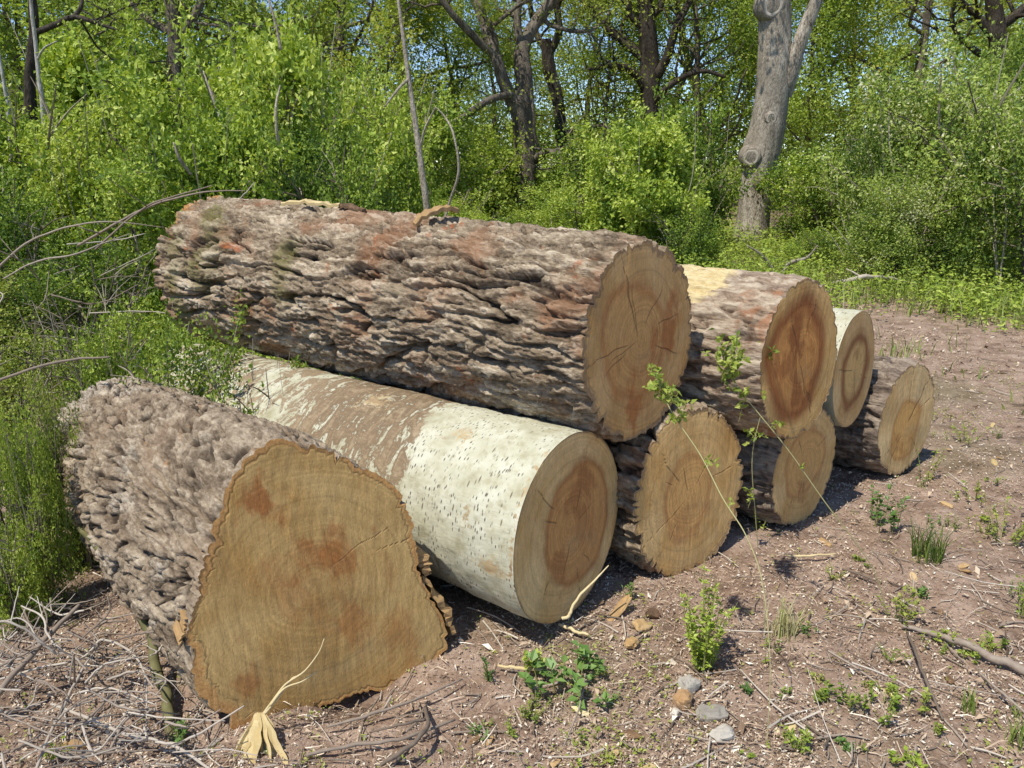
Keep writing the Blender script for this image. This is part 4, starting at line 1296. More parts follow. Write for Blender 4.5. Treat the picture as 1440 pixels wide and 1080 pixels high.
ld = unit(np.stack([g.normal(size=nn), g.normal(size=nn), g.uniform(0, .9, nn)], -1))
L = g.uniform(.006, .017, nn)
sp = MB()
leaves(sp, pos, ld, unit(np.stack([g.normal(size=nn) * .4, g.normal(size=nn) * .4, np.ones(nn)], -1)), L, L * .5, np.clip(.5 + .2 * g.normal(size=nn), 0, 1))
tag(sp.build('ground_sprouts', M['leaf_yellow']), 'tiny sprouting seedlings dotted over the bare ground', 'seedlings', kind='stuff')
tag(tw.build('twig_litter', M['twig']), 'small broken twigs scattered over the ground', 'twigs', kind='stuff')

# ------------------------------------------------------------------ low scrambling shrubs round the left logs
SHR = [make_bush_mesh(131, M['leaf_bright'], ncl=420, per=22, leaf=.046, twig=.26, lobes=16, stems=16, spread=1.3),
       make_bush_mesh(132, M['leaf_yellow'], ncl=380, per=22, leaf=.044, twig=.30, lobes=14, stems=16, spread=1.3),
       make_bush_mesh(133, M['leaf_bright'], ncl=300, per=20, leaf=.060, twig=.30, lobes=14, stems=14, spread=1.3),
       make_bush_mesh(134, M['leaf_bright'], ncl=360, per=22, leaf=.050, twig=.30, lobes=16, stems=14, spread=1.3)]
for px, Y, top, wd, k, lab in [
    (70, 2.55, 560, 130, 0, 'bright sprigs overlapping the left side of the butt log far end'),
    (30, 2.75, 570, 240, 0, 'bright shrub at the left edge against the butt log flank'),
    (25, 2.40, 690, 150, 2, 'lowest green shrub at the left edge above the dead twigs'),
    (120, 2.85, 522, 150, 1, 'yellow green shrub over the far end of the butt log'),
    (190, 3.55, 430, 230, 0, 'bright shrub between the butt log and the largest log end'),
    (315, 3.40, 440, 300, 3, 'green shrub squeezed under the largest log'),
    (30, 3.9, 455, 260, 1, 'scrambling shrub under the long dead branches at left'),
    (140, 4.6, 395, 260, 2, 'darker shrub left of the far end of the largest log'),
    (385, 3.2, 490, 220, 2, 'little green sprig resting between largest and whitish logs'),
    (-20, 5.6, 380, 300, 1, 'pale shrub under the dead twigs at the left edge'),
    (130, 5.9, 335, 280, 0, 'leafy shrub behind the bowed brown branch'),
]:
    place_bush(SHR[k], px, Y, top, wd, lab, 'scrambling shrubs at left', 'low_shrub', 'shrub')


# ------------------------------------------------------------------ dead branches
def branch(name, label, cat, runs, mat='twig', tint=.6, group=None, sides=8, bump=.14, part='twig'):
    """runs: list of (points, radii); the first is the branch itself, the others its twigs"""
    p0 = np.array(runs[0][0][0], float)
    root = empty(name, p0) if len(runs) > 1 else None
    for n, (pts, rad) in enumerate(runs):
        mb = MB()
        a = np.array(pts, float) - p0
        L = max(8, len(a) * 7)
        path = smooth_path(a, L)
        rr = np.interp(np.linspace(0, 1, L), np.linspace(0, 1, len(rad)), rad) * (.56 if group == DB else .85)
        kk = np.sin(np.linspace(0, math.pi, L))[:, None]
        path = path + kk * rr.mean() * 1.1 * np.stack([pn(np.arange(L) * .31 + n, len(label) * .7, 3.3 + k_) for k_ in range(3)], -1)
        tube(mb, path, rr, sides, bump=bump, seed=n * 3.1 + len(label), tint=tint, lump=.12)
        if root is None:
            root = mb.build(name, M[mat], None, True); root.location = [float(c) for c in p0]
        else:
            mb.build('limb' if n == 0 else part, M[mat], root, True)
    tag(root, label, cat, group)
    return root


def W(lift, *pp): return [G(x, y, lift if not isinstance(lift, (list, tuple)) else lift[i]) for i, (x, y) in enumerate(pp)]


DB = 'dead branches tangled at left'
branch('dead_branch', 'thick straight grey dead branch in the lower left tangle', 'branch', [
    (W([.03, .10, .16, .2], (-30, 1000), (8, 962), (70, 892), (112, 850)), [.017, .016, .014, .010]),
    (W([.15, .2, .24], (62, 900), (66, 872), (58, 846)), [.007, .005, .003]),
    (W([.12, .16], (45, 920), (5, 905)), [.006, .003])], group=DB, tint=.45)
branch('dead_branch', 'arching bleached twig over the lower left ground', 'branch', [
    (W([.05, .09, .14, .17, .14, .09, .02], (0, 955), (60, 938), (115, 925), (146, 900), (189, 922), (205, 960), (206, 1032)), [.006, .006, .0065, .0065, .006, .005, .003]),
    (W([.15, .19, .22], (140, 903), (126, 885), (117, 875)), [.004, .003, .002]),
    (W([.12, .10, .05], (196, 938), (235, 955), (262, 985)), [.003, .0025, .0015])], group=DB, tint=.85)
branch('dead_branch', 'bleached twig slanting down to the bottom edge at left', 'branch', [
    (W([.02, .05, .12, .15], (50, 1085), (72, 1028), (112, 948), (134, 915)), [.008, .008, .0065, .004]),
    (W([.08, .06, .03], (92, 985), (60, 1000), (20, 998)), [.004, .003, .002])], group=DB, tint=.7)
branch('dead_branch', 'pale twig running along the ground to the bottom of the butt log', 'branch', [
    (W([.05, .06, .05, .04, .03], (72, 990), (120, 1008), (176, 1032), (242, 1048), (300, 1085)), [.007, .0085, .009, .008, .006]),
    (W([.06, .09, .10], (176, 1032), (215, 1030), (245, 1015)), [.004, .003, .002])], group=DB, tint=.8)
branch('dead_branch', 'kinked bleached twig beside the thick grey dead branch', 'branch', [
    (W([.2, .2, .18, .15, .10], (30, 852), (60, 868), (66, 892), (88, 915), (118, 935)), [.004, .006, .006, .005, .003]),
    (W([.2, .22], (60, 868), (52, 838)), [.003, .002]), (W([.16, .15, .1], (72, 898), (100, 900), (112, 922)), [.003, .003, .002])], group=DB, tint=.85)
branch('mossy_branch', 'mossy green branch leaning against the butt log side', 'branch', [
    (W([.20, .13, .06, .01, -.02], (196, 858), (212, 900), (224, 950), (236, 1005), (243, 1045)), [.014, .017, .019, .018, .015])], 'mossy', .45)
branch('dead_branch', 'brown stick leaning along the lower flank of the butt log', 'branch', [
    (W([.30, .22, .10], (112, 742), (160, 800), (205, 868)), [.012, .013, .012])], 'mossy', .35)
Yl = 4.3
branch('dead_branch', 'long grey branch arching up toward the far end of the largest log', 'branch', [
    ([P(-40, 420, Yl), P(8, 366, Yl), P(50, 335, Yl), P(110, 316, Yl - .1), P(160, 312, Yl - .1), P(232, 320, Yl)], [.011, .011, .010, .008, .006, .003]),
    ([P(48, 336, Yl), P(44, 322, Yl), P(50, 312, Yl)], [.006, .005, .003])], group=DB, tint=.6)
branch('dead_branch', 'brown bowed branch ending above the largest log', 'branch', [
    ([P(110, 345, Yl + .4), P(140, 328, Yl + .3), P(190, 300, Yl + .2), P(226, 285, Yl + .2), P(290, 270, Yl + .2), P(345, 268, Yl + .2)], [.013, .013, .012, .010, .008, .004]),
    ([P(140, 328, Yl + .3), P(118, 322, Yl + .2), P(108, 315, Yl + .2)], [.009, .007, .004]),
    ([P(226, 285, Yl + .2), P(232, 268, Yl + .1), P(228, 255, Yl + .1)], [.004, .003, .002])], group=DB, tint=.5)
branch('dead_branch', 'lower thin branch below the long grey branch', 'branch', [
    ([P(5, 392, Yl - .3), P(50, 368, Yl - .3), P(105, 358, Yl - .3), P(150, 340, Yl - .2), P(185, 328, Yl - .1)], [.007, .008, .008, .006, .003])], group=DB, tint=.65)
branch('dead_branch', 'grey branch over the shrub at the left edge, behind the butt log', 'branch', [
    ([P(-30, 545, 3.0), P(35, 522, 3.05), P(90, 507, 3.1), P(155, 502, 3.1)], [.011, .011, .010, .006])], group=DB, tint=.4)
branch('dead_branch', 'thin twig standing up from the far end of the largest log', 'branch', [
    ([P(330, 285, 4.3), P(345, 272, 4.3), P(358, 256, 4.35)], [.007, .006, .004])], group=DB, tint=.7)
g = np.random.default_rng(83)
for i in range(122):
    if i < 112: x0, y0, lift = g.uniform(-10, 250), g.uniform(850, 1075), g.uniform(.01, .12) + (.12 if i % 3 == 0 else 0)
    else: x0, y0, lift = g.uniform(-10, 190), g.uniform(330, 500), None
    a = g.uniform(0, 6.28); L = g.uniform(.10, .32) if lift is not None else g.uniform(.3, .8)
    c0 = G(x0, y0, lift) if lift is not None else P(x0, y0, g.uniform(4.1, 4.9))
    d = np.array([math.cos(a), math.sin(a) * .6, g.uniform(-.25, .5)]) * L
    p1, p2 = c0 + d * .5 + g.normal(size=3) * L * .1, c0 + d
    r = g.uniform(.002, .0048) * (1 if lift is not None else 1.5)
    branch('dead_twig', 'thin bare twig in the tangle of dead branches at left', 'twig', [
        ([c0, p1, p2], [r, r * .9, r * .5]), ([p1, p1 + np.array([d[1], -d[0], abs(d[2]) + .05]) * .4], [r * .6, r * .3])], group='thin twigs of the dead tangle', tint=g.uniform(.3, .95), sides=6)


# ------------------------------------------------------------------ weeds
def weed(name, label, cat, px, py, hpx, wpx, kind='leafy', mat='leaf_bright', ns=9, leaf=.016, seed=0, tint=.5, per=14):
    b = G(px, py, 0); b[2] = gz(b[0], b[1])
    mpp = (b[1] * .963 + .4) / FPX
    H, Rr = hpx * mpp, wpx * mpp * .5
    gg = np.random.default_rng(900 + seed)
    root = empty(name, b)
    sm, fm = MB(), MB()
    for i in range(ns):
        a = gg.uniform(0, 6.28); q = math.sqrt(gg.uniform(.02, 1))
        h = H * gg.uniform(.55, 1.0) * (1 - .35 * q)
        foot = np.array([math.cos(a), math.sin(a), 0]) * Rr * q * (.35 if kind == 'leafy' else .8)
        top = np.array([math.cos(a), math.sin(a), 0]) * Rr * q + np.array([0, 0, h])
        path = smooth_path([foot, foot * .6 + top * .4 + np.array([0, 0, h * .12]), top], 9)
        tube(sm, path, np.linspace(.0022, .0009, 9), 4, tint=gg.uniform(.1, .6))
        m_ = per
        f = gg.uniform(.15 if kind == 'leafy' else .3, 1, m_); ix = (f * 8).astype(int)
        pos = path[ix] + gg.normal(size=(m_, 3)) * .002
        aa = gg.uniform(0, 6.28, m_)
        ld = unit(np.stack([np.cos(aa), np.sin(aa), gg.uniform(.0, .9, m_)], -1))
        nr = unit(np.stack([gg.normal(size=m_) * .35, gg.normal(size=m_) * .35, np.ones(m_)], -1))
        L = leaf * gg.uniform(.6, 1.35, m_)
        leaves(fm, pos, ld, nr, L, L * (.48 if kind == 'leafy' else .68), np.clip(tint + .16 * gg.normal(size=m_), 0, 1), fold=.12)
    sm.build('stem', M['greenstem'], root)
    fm.build('foliage', M[mat], root)
    tag(root, label, cat)
    return root


def tuft(label, px, py, hpx, wpx, n=60, seed=0, tint=.45):
    b = G(px, py, 0); b[2] = gz(b[0], b[1])
    mpp = (b[1] * .963 + .4) / FPX
    gg = np.random.default_rng(700 + seed)
    mb = MB()
    r = np.sqrt(gg.uniform(0, 1, n)) * wpx * mpp * .3; a = gg.uniform(0, 6.28, n)
    blades(mb, r * np.cos(a), r * np.sin(a), np.full(n, -.005), hpx * mpp * gg.uniform(.5, 1.05, n), gg.uniform(.003, .006, n), .55, np.clip(tint + .2 * gg.normal(size=n), 0, 1), gg)
    o = mb.build('grass_tuft', M['grass'])
    o.location = [float(c) for c in b]
    tag(o, label, 'grass tuft')
    return o


weed('leafy_weed', 'tall bright green weed in front of the plain cut log', 'weed', 988, 935, 190, 84, 'leafy', 'leaf_bright', 30, .019, 1, .55, 30)
weed('broad_leaf_weed', 'sprawling broad leaved weed below the whitish log end', 'weed', 800, 965, 60, 150, 'broad', 'leaf_broad', 16, .034, 2, .55, 8)
weed('broad_leaf_weed', 'upright light green sprig beside the sprawling broad leaved weed', 'weed', 742, 945, 55, 40, 'broad', 'leaf_bright', 6, .024, 3, .65, 8)
weed('leafy_weed', 'bluish green weed in the shade below the two raised logs', 'weed', 1240, 738, 78, 66, 'broad', 'leaf_broad', 12, .024, 4, .55, 12)
tuft('dense dark green tuft right of the bluish weed', 1302, 784, 62, 70, 110, 5, .30)
weed('leafy_weed', 'yellowish weed at the tip of the slanting leafy shoot', 'weed', 1264, 868, 66, 84, 'leafy', 'leaf_yellow', 9, .020, 6, .5, 12)
weed('creeping_weed', 'creeping green weed patch near the thin dark stick', 'weed', 1215, 1000, 50, 120, 'broad', 'leaf_bright', 14, .017, 7, .45, 10)
weed('creeping_weed', 'smaller yellowish weed patch touching the thin dark stick', 'weed', 1275, 992, 44, 60, 'broad', 'leaf_yellow', 8, .018, 8, .45, 9)
weed('leafy_weed', 'small bushy weed near the bottom edge, under the creeping patch', 'weed', 1122, 1052, 46, 52, 'leafy', 'leaf_bright', 9, .015, 9, .4, 12)
tuft('pale yellowish tuft right of the tall bright weed', 1098, 890, 64, 80, 60, 10, .8)
weed('leafy_weed', 'yellow green weed at the right edge, upper of two', 'weed', 1410, 755, 90, 110, 'leafy', 'leaf_yellow', 14, .019, 11, .5, 13)
weed('leafy_weed', 'darker weed cut by the right edge above the thick stick', 'weed', 1440, 872, 92, 50, 'leafy', 'leaf_bright', 9, .018, 12, .45, 12)
weed('creeping_weed', 'little green weed growing against the thick stick', 'weed', 1330, 905, 36, 34, 'broad', 'leaf_bright', 5, .018, 13, .6, 8)
weed('creeping_weed', 'little green weed just right of the first, over the thick stick', 'weed', 1368, 930, 32, 36, 'broad', 'leaf_bright', 5, .017, 14, .55, 8)
tuft('tiny tuft below the thick stick', 1362, 1004, 44, 36, 24, 15, .5)
weed('creeping_weed', 'low weed cut by the bottom edge at the right', 'weed', 1275, 1085, 34, 60, 'broad', 'leaf_bright', 7, .017, 16, .6, 9)
tuft('grass tuft cut by the right bottom corner', 1432, 1050, 60, 60, 40, 17, .5)
weed('leafy_weed', 'low yellowish weed right of the weathered split log', 'weed', 1362, 622, 42, 76, 'leafy', 'leaf_yellow', 9, .020, 18, .5, 10)
weed('leafy_weed', 'yellow green weed growing before the weathered split log', 'weed', 1300, 668, 96, 48, 'leafy', 'leaf_yellow', 6, .018, 19, .5, 11)
weed('leafy_weed', 'dark little sprig at the right foot of the butt log', 'weed', 690, 952, 46, 40, 'leafy', 'leaf_broad', 6, .014, 20, .3, 9)
weed('leafy_weed', 'small weed in the shade right of the whitish log end', 'weed', 886, 842, 40, 32, 'leafy', 'leaf_broad', 6, .014, 21, .35, 9)
weed('leafy_weed', 'dark green herb at the foot of the mossy branch', 'weed', 252, 1040, 50, 54, 'leafy', 'leaf_broad', 9, .016, 22, .35, 10)
weed('leafy_weed', 'small green herb among twigs at the bottom left', 'weed', 80, 1056, 34, 40, 'broad', 'leaf_bright', 6, .014, 23, .45, 8)
weed('leafy_weed', 'sprig between the plain cut log and smallest bottom log', 'weed', 1068, 745, 70, 34, 'leafy', 'leaf_bright', 5, .017, 24, .6, 9)
weed('leafy_weed', 'thin herb under the thin dark stick foot', 'weed', 1312, 1030, 24, 30, 'broad', 'leaf_yellow', 4, .014, 25, .4, 7)
weed('leafy_weed', 'low yellow green patch right of the dense dark tuft', 'weed', 1372, 700, 36, 70, 'broad', 'leaf_yellow', 8, .018, 26, .45, 8)


for i in range(44):
    px, py = g.uniform(1010, 1440), g.uniform(560, 1075)
    if px < 1200 and py < 780: py = g.uniform(800, 1075)
    if i % 5 == 0: px, py = g.uniform(640, 1000), g.uniform(985, 1075)
    h = g.uniform(12, 34)
    weed('small_weed', 'small low green weed sprouting from the littered ground', 'weed', px, py, h, h * g.uniform(1.0, 2.2), 'broad' if i % 3 else 'leafy', ('leaf_bright', 'leaf_yellow', 'leaf_yellow', 'leaf_broad')[i % 4], int(g.integers(3, 9)), g.uniform(.009, .017), 100 + i, g.uniform(.3, .6), 8)['group'] = 'small weeds scattered over the ground'


def shoot(label, pts, rad, clusters, seed):
    gg = np.random.default_rng(seed)
    p0 = np.array(pts[0]); root = empty('leafy_shoot', p0)
    a = np.array(pts) - p0
    path = smooth_path(a, 50)
    sm, fm = MB(), MB()
    tube(sm, path, np.interp(np.linspace(0, 1, 50), np.linspace(0, 1, len(rad)), rad), 6, bump=.1, tint=.85)
    for (f, n, spread, lf) in clusters:
        i = int(f * 48)
        c = path[i]
        t = unit(path[i + 1] - path[i])
        for k in range(max(1, n // 7)):
            d = unit(t * .3 + gg.normal(size=3) * .8 + np.array([0, 0, .2])) * spread * gg.uniform(.5, 1.1)
            tw_ = smooth_path([c, c + d * .5 + np.array([0, 0, .01]), c + d], 6)
            tube(sm, tw_, np.linspace(.0014, .0006, 6), 4, tint=.6)
            m_ = 7
            pos = tw_[gg.integers(1, 6, m_)]
            L = lf * gg.uniform(.6, 1.25, m_)
            leaves(fm, pos, unit(d + gg.normal(size=(m_, 3)) * .09 + unit(gg.normal(size=(m_, 3))) * spread * .7), unit(gg.normal(size=(m_, 3)) * .5 + np.array([-.2, -.4, .8])), L, L * .6, np.clip(.6 + .17 * gg.normal(size=m_), 0, 1))
    sm.build('stem', M['greenstem'], root); fm.build('foliage', M['leaf_yellow'], root)
    tag(root, label, 'shoot', 'leafy shoots arching before the logs')


b1 = G(1079, 1042)
shoot('long bare shoot arching up to the cut of the largest log', [b1, P(1083, 930, b1[1] + .03), P(1072, 820, b1[1] + .10), P(1050, 755, b1[1] + .16), P(1016, 700, b1[1] + .22), P(985, 640, b1[1] + .28), P(945, 580, b1[1] + .33), P(925, 535, b1[1] + .36)],
      [.0011, .0012, .0014, .0016, .0018, .0018, .0015, .0008], [(.99, 56, .085, .027), (.92, 56, .085, .026), (.84, 28, .06, .024), (.70, 14, .04, .018), (.55, 7, .03, .014)], 5)
b2 = G(1249, 866)
shoot('slanting shoot crossing before the raised red hearted log', [b2, P(1225, 795, b2[1] - .02), P(1160, 706, b2[1] - .05), P(1110, 635, b2[1] - .05), P(1064, 578, b2[1] - .04), P(1030, 535, b2[1] - .02), P(1012, 490, b2[1])],
      [.0014, .0016, .0019, .0018, .0016, .0012, .0007], [(.99, 49, .09, .027), (.92, 63, .10, .027), (.84, 63, .10, .027), (.76, 35, .08, .026), (.62, 14, .05, .02), (.45, 7, .03, .016)], 6)
b3 = G(1066, 770)
shoot('short thin shoot between the plain cut log and smallest log', [b3, P(1062, 720, b3[1] - .04), P(1058, 640, b3[1] - .08), P(1075, 560, b3[1] - .10), P(1082, 490, b3[1] - .10)], [.0015, .0016, .0014, .0012, .0007], [(.97, 42, .08, .025), (.8, 42, .08, .025), (.6, 28, .07, .024), (.35, 21, .06, .02)], 7)


# ------------------------------------------------------------------ chips, stones, sticks
def chunk(name, label, cat, c, size, rot, mat, seed, tint=.5, group=None, sub=10, rough=.35, loc_px=None):
    """irregular lump: a noisy ellipsoid with flattened facets"""
    th = np.linspace(0, 2 * math.pi, sub * 2, endpoint=False); ph = np.linspace(.05, math.pi - .05, sub)
    d = np.stack([np.sin(ph)[:, None] * np.cos(th)[None], np.sin(ph)[:, None] * np.sin(th)[None], np.cos(ph)[:, None] * np.ones_like(th)[None]], -1)
    r = 1 + rough * pn(d[..., 0] * 1.3 + seed, d[..., 1] * 1.3, d[..., 2] * 1.3) + rough * .4 * pn(d[..., 0] * 4 + seed, d[..., 1] * 4, d[..., 2] * 4)
    v = np.sign(d) * np.abs(d) ** .75 * r[..., None] * np.asarray(size) * .5
    n, m_ = v.shape[:2]
    v = v.reshape(-1, 3)
    i = np.arange(n - 1)[:, None] * m_; j = np.arange(m_)[None]
    q = np.stack([i + j, i + m_ + j, i + m_ + (j + 1) % m_, i + (j + 1) % m_], -1).reshape(-1, 4)
    tr = np.concatenate([np.stack([np.full(m_, n * m_), np.arange(m_), (np.arange(m_) + 1) % m_], -1), np.stack([np.full(m_, n * m_ + 1), (n - 1) * m_ + (np.arange(m_) + 1) % m_, (n - 1) * m_ + np.arange(m_)], -1)])
    v = np.vstack([v, v[:m_].mean(0), v[-m_:].mean(0)])
    o = MB().add(v, q, tr, tint).build(name, M[mat], None, False)
    o.location = [float(k) for k in c]; o.rotation_euler = rot
    tag(o, label, cat, group)
    return o


def gnd(px, py, up=0.0):
    c = G(px, py, 0); c[2] = gz(c[0], c[1]) + up
    return c


chunk('stone', 'grey stone touching the rusty stone', 'stone', gnd(968, 965, .018), (.062, .05, .05), (0, .2, .4), 'stone', 1, .55)
chunk('stone', 'rusty orange stone below the grey one, under the tall weed', 'stone', gnd(962, 984, .014), (.068, .05, .045), (.1, 0, 1.0), 'rust_stone', 4, .55)
chunk('stone', 'flat pale grey stone near the bottom edge', 'stone', gnd(1016, 1034, .010), (.07, .05, .035), (0, 0, .3), 'stone', 7, .7)
chunk('stone', 'small whitish stone left of the rusty stone foot', 'stone', gnd(950, 1000, .006), (.03, .025, .02), (0, 0, .8), 'stone', 9, .95)
chunk('clod', 'grey crumbly clod between the rusty stone and the flat pale stone', 'clod', gnd(1000, 1000, .006), (.09, .06, .03), (0, 0, .1), 'stone', 12, .35)
chunk('bark_chip', 'orange bark chip right of the whitish log foot, upper one', 'bark chip', gnd(902, 882, .016), (.075, .05, .028), (.25, .35, .5), 'barkchip', 21, .78)
chunk('bark_chip', 'orange bark chip below the upper orange chip', 'bark chip', gnd(888, 908, .014), (.06, .04, .025), (-.3, .2, 1.3), 'barkchip', 23, .72)
chunk('bark_chip', 'long tan bark strip leaning by the whitish log foot', 'bark chip', gnd(872, 862, .03), (.13, .035, .018), (.2, -.5, .75), 'barkchip', 25, .65)
chunk('bark_chip', 'dark bark lump between the orange chips', 'bark chip', gnd(918, 862, .012), (.05, .04, .03), (.1, .2, .2), 'barkchip', 27, .15)
chunk('bark_chip', 'pinkish bark piece near the bottom left corner', 'bark chip', gnd(105, 1046, .015), (.07, .045, .02), (.2, .2, .6), 'barkchip', 29, .62)
for i in range(26):
    px, py = g.uniform(420, 1440), g.uniform(800, 1075)
    if i > 16: px, py = g.uniform(1100, 1440), g.uniform(560, 800)
    if px < 900 and py < 960: py = g.uniform(985, 1075)
    s = g.uniform(.02, .05)
    chunk('wood_chip', 'small wood chip lying on the littered ground', 'wood chip', gnd(px, py, .006), (s * 1.6, s * .7, s * .28), (g.normal() * .2, g.normal() * .2, g.uniform(0, 6)), 'barkchip' if i % 3 else 'palewood', 40 + i, g.uniform(.3, .95), 'wood chips on the ground', 7)

branch('stick', 'thick pale stick lying at the right edge', 'stick', [(W([.015, .02, .03, .03, .03], (1268, 880), (1310, 890), (1352, 905), (1405, 928), (1470, 955)), [.007, .011, .014, .016, .017])], tint=.55)
branch('stick', 'thin dark stick slanting down from the thick stick', 'stick', [(W([.015, .04, .035, .012], (1276, 890), (1292, 930), (1308, 970), (1326, 1012)), [.005, .006, .006, .004])], tint=.2)
branch('stick', 'thin straight twig in the lower right corner', 'stick', [(W([.02, .03, .02], (1376, 945), (1410, 975), (1450, 1010)), [.004, .005, .004])], tint=.6)
branch('stick', 'short dark twig above the yellowish weed', 'stick', [(W([.01, .02, .015], (1185, 800), (1205, 806), (1230, 816)), [.004, .005, .003])], tint=.25)
branch('stick', 'pale straight splinter in front of the smallest log', 'stick', [(W([.012, .018, .014], (1105, 782), (1140, 781), (1176, 779)), [.004, .006, .004])], 'palewood', .7)
branch('stick', 'pale peeled stick below the whitish log end', 'stick', [(W([.012, .02, .015], (786, 878), (806, 886), (828, 893)), [.006, .007, .005])], 'palewood', .75)
branch('stick', 'pale splinter behind the sprawling broad leaved weed', 'stick', [(W([.012, .02, .015], (700, 936), (730, 940), (770, 942)), [.005, .007, .005])], 'palewood', .6)
branch('splinter', 'curved pale splinter leaning on the sawn face of the whitish log', 'splinter', [
    ([P(790, 870, 2.36), P(800, 866, 2.365), P(806, 850, 2.375), P(828, 825, 2.40), P(856, 795, 2.43)], [.007, .007, .006, .005, .002])], 'palewood', .8)
branch('stick', 'curled dead root looping on the ground right of the butt log foot', 'stick', [
    (W([.0, .05, .06, .04, .0], (598, 995), (600, 1020), (582, 1045), (556, 1062), (532, 1078)), [.006, .008, .008, .008, .006]),
    (W([.05, .06, .02], (598, 1012), (560, 1020), (520, 1030)), [.005, .004, .003])], tint=.2, part='twig')
branch('stick', 'grey twig lying along the foot of the butt log', 'stick', [(W([.015, .03, .03, .015], (460, 1022), (520, 1005), (580, 985), (650, 955)), [.004, .006, .005, .003])], tint=.5)
branch('stick', 'long bent twig in front of the butt log, near the bottom', 'stick', [(W([.01, .02, .03, .01], (430, 1062), (490, 1048), (560, 1040), (640, 1012)), [.005, .007, .006, .004])], tint=.45)
branch('stick', 'bleached dead branch lying in the grass behind the raised logs', 'stick', [
    (W([.05, .16, .16, .05], (1172, 398), (1205, 392), (1245, 390), (1290, 402)), [.03, .035, .03, .015]), (W([.16, .25], (1215, 391), (1190, 378)), [.015, .008])], tint=.85)
branch('stick', 'short bleached branch in the grass left of the longer one', 'stick', [(W([.05, .14, .05], (1108, 400), (1140, 396), (1165, 404)), [.02, .024, .014])], tint=.75)


def on_log(N_, F_, r, f, phi, up=0.0):
    """point on a log's skin: f along it, phi from the top towards the camera"""
    ex = unit(F_ - N_); ey = unit(np.cross([0, 0, 1], ex)); ez = np.cross(ex, ey)
    side = ey if ey[1] < 0 else -ey
    n = ez * math.cos(phi) + side * math.sin(phi)
    return N_ + (F_ - N_) * f + n * (r + up), n


def flake(name, label, cat, f0, f1, ph0, ph1, wdt, mat, tint, seed, lift=.012, thick=.010):
    """bark or wood flake lying on the largest log"""
    mb = MB(); gg = np.random.default_rng(seed)
    n = 14
    top, bot = [], []
    for k in range(n):
        s = k / (n - 1)
        p, nn = on_log(topN, topF, .37, f0 + (f1 - f0) * s, ph0 + (ph1 - ph0) * s)
        q_, _ = on_log(topN, topF, .37, f0 + (f1 - f0) * s + .002, ph0 + (ph1 - ph0) * s)
        along = unit(on_log(topN, topF, .37, f1, ph1)[0] - on_log(topN, topF, .37, f0, ph0)[0])
        side = unit(np.cross(along, nn))
        w_ = wdt * (math.sin(math.pi * min(.97, max(.06, s))) ** .5) * gg.uniform(.75, 1.15)
        l = lift + lift * 1.2 * math.sin(s * 2.6) + .004 * gg.normal()
        for sd in (-1, -.3, .3, 1):
            top.append(p + nn * (l + thick * (1 - .4 * abs(sd)) * gg.uniform(.7, 1.2)) + side * w_ * .5 * sd)
            bot.append(p + nn * (l - thick * .3) + side * w_ * .5 * sd)
    v = np.array(top + bot)
    c0 = v.mean(0)
    m_ = n * 4; q = []
    for k in range(n - 1):
        for e in range(3):
            a = k * 4 + e
            q.append((a, a + 1, a + 5, a + 4)); q.append((m_ + a, m_ + a + 4, m_ + a + 5, m_ + a + 1))
        a = k * 4
        q.append((a, a + 4, m_ + a + 4, m_ + a)); q.append((a + 3, m_ + a + 3, m_ + a + 7, a + 7))
    for a in range(3):
        q.append((a, m_ + a, m_ + a + 1, a + 1)); b = (n - 1) * 4 + a
        q.append((b, b + 1, m_ + b + 1, m_ + b))
    o = mb.add(v - c0, q, None, tint).build(name, M[mat])
    o.location = [float(k) for k in c0]
    tag(o, label, cat)


# loose bark standing off the butt log's right flank
st_root = [o for o in bpy.data.objects if o.get('label', '').startswith('flared butt')][0]
bpy.context.view_layer.update()
st_inv = np.array(st_root.matrix_world.inverted())


def loose_bark(pix, wid, seed, back=.16):
    gg = np.random.default_rng(seed)
    n = 16
    pts = []
    for a in pix:
        r = ray(*a); o = np.array([0, 0, EYE])
        pts.append(o + r * ((s_off - .012 - np.dot(sn, o)) / np.dot(sn, r)))
    path = smooth_path(pts, n)
    out_ = unit(np.array([.80, .38, .15]))
    ins, outs = [], []
    for k in range(n):
        w_ = wid * (.35 + .65 * math.sin(math.pi * min(.95, max(.08, k / (n - 1))))) * gg.uniform(.7, 1.3)
        ins.append(path[k] + gg.normal(size=3) * .004); outs.append(path[k] + out_ * w_ + gg.normal(size=3) * .004)
    ins, outs = np.array(ins), np.array(outs)
    bk = -sn * back
    jag = gg.uniform(.6, 1.2, (n, 1))
    v = np.concatenate([ins, outs, outs + bk * jag, ins + bk * jag])
    q = []
    for r_ in range(4):
        for k in range(n - 1):
            a, b = r_ * n + k, ((r_ + 1) % 4) * n + k
            q.append((a, a + 1, b + 1, b))
    q += [(0, n, 2 * n, 3 * n), (n - 1, 4 * n - 1, 3 * n - 1, 2 * n - 1)]
    v = np.c_[v, np.ones(len(v))] @ st_inv.T
    MB().add(v[:, :3], q, None, .62).build('loose_bark', M['barkchip'], st_root)


loose_bark([(574, 768), (590, 792), (598, 812)], .030, 3)
loose_bark([(594, 812), (614, 846), (628, 872), (636, 892)], .022, 4)
loose_bark([(250, 905), (258, 890), (262, 868)], .012, 6)

def f_at(px, phi):
    fs = np.linspace(0, 1, 400)
    best = min(fs, key=lambda f: abs(px_of(on_log(topN, topF, .37, f, phi)[0]) - px))
    return float(best)


def px_of(q):
    d = q[1] * math.cos(PITCH) + (EYE - q[2]) * math.sin(PITCH)
    return 720 + FPX * q[0] / d


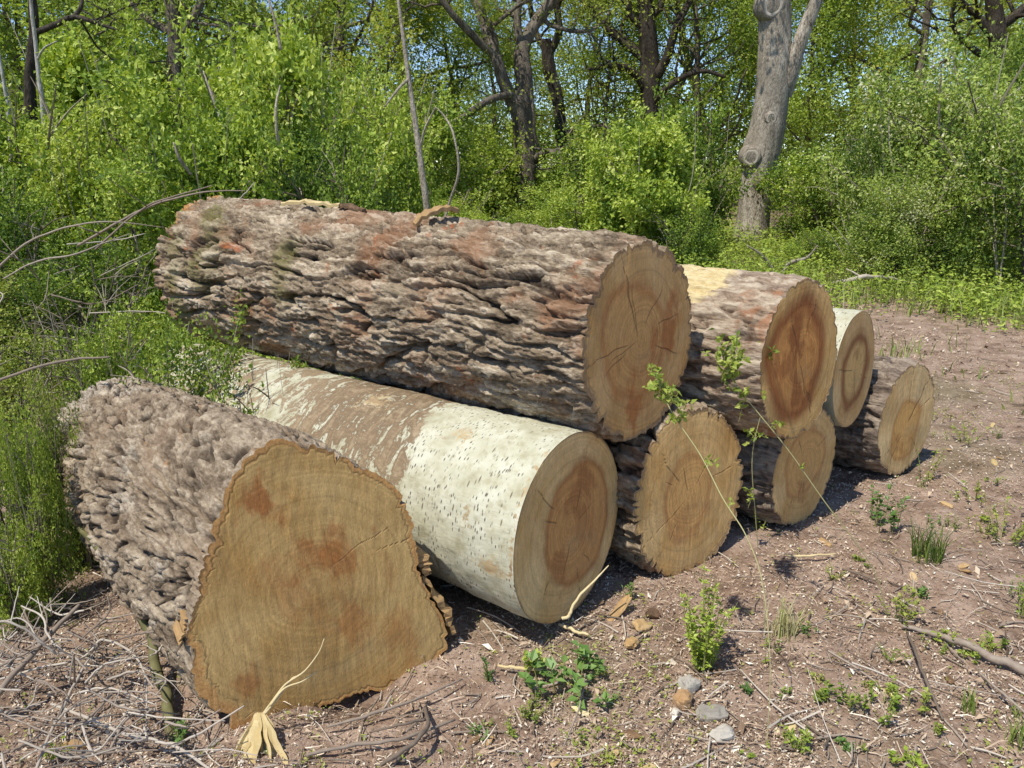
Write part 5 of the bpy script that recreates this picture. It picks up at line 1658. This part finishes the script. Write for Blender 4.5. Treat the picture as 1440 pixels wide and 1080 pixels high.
flake('bark_chip', 'loose bark chip tilted up on top of the largest log', 'bark chip', f_at(584, .42), f_at(644, -.10), .42, -.10, .055, 'barkchip', .60, 5, .018, .018)
flake('wood_splinter', 'pale curved wood splinter lying on top of the largest log', 'splinter', f_at(478, .05), f_at(398, .22), .05, .22, .045, 'palewood', .55, 6, .014, .014)
flake('bark_chip', 'dark bark strip beside the pale splinter on the largest log', 'bark chip', f_at(512, .1), f_at(476, .0), .1, .0, .05, 'barkchip', .2, 7, .008, .014)

# torn pale wood fibres at the foot of the butt log
tb = P(366, 1012, 1.84)
root = empty('torn_fibres', G(366, 1085, 0))
o0 = np.array(root.location)
mb = MB()
for k in range(20):
    e = -1.1 + 2.2 * (k + g.uniform(-.3, .3)) / 19
    n_ = 18
    t_ = np.linspace(0, 1, n_)
    Lk = g.uniform(.78, 1.12)
    cx_ = 365 + e * (4 + 40 * t_ ** g.uniform(.7, 1.15)) + 4 * pn(t_ * 3, k * 1.7, 2)
    cy_ = 1003 + (1092 - 1003) * t_ * Lk
    Yk = 1.866 - .085 * t_ - .018 * (1 - e * e) * t_ + .010 * pn(t_ * 2.5, k * 2.3, 5) - .004 * (k % 3)
    c_ = np.array([P(x_, y_, yv) for x_, y_, yv in zip(cx_, cy_, Yk)]) - o0
    w_ = g.uniform(.0065, .0125) * (.35 + .75 * np.sin(np.pi * np.clip(t_ * .85 + .12, 0, 1))) * (1 + .25 * pn(t_ * 7, k * 3.1, 1))
    tw_ = g.normal() * .5 + 1.1 * (t_ - .3) * g.normal()
    s_ = np.stack([np.cos(tw_), -np.sin(tw_), .12 * np.ones(n_)], -1)
    nn = np.stack([np.sin(tw_), np.cos(tw_), np.zeros(n_)], -1)
    ring_ = [c_ - s_ * w_[:, None], c_ - nn * .0028, c_ + s_ * w_[:, None], c_ + nn * .0028]
    v = np.concatenate(ring_)
    qd = []
    for r_ in range(4):
        for j_ in range(n_ - 1):
            a_, b_ = r_ * n_ + j_, ((r_ + 1) % 4) * n_ + j_
            qd.append((a_, a_ + 1, b_ + 1, b_))
    mb.add(v, qd, None, float(np.clip(.55 + .28 * g.normal(), .05, 1)))
mb.build('fibre_bundle', M['palewood'], root, False)
for pts in ([(366, 1010), (384, 985), (402, 962), (428, 944), (448, 918), (456, 898)], [(380, 992), (400, 968), (425, 958), (446, 944)], [(372, 1004), (392, 980), (410, 955), (420, 950)]):
    mb = MB()
    Ys = np.interp(np.arange(len(pts)), [0, len(pts) - 1], [1.86, 1.90])
    tube(mb, smooth_path(np.array([P(x, y, Yv) for (x, y), Yv in zip(pts, Ys)]) - o0, 24), np.linspace(.0042, .0012, 24), 6, bump=.15, tint=.75)
    mb.build('strand', M['palewood'], root, True)
tag(root, 'bundle of torn pale wood fibres hanging at the foot of the butt log', 'wood fibres')
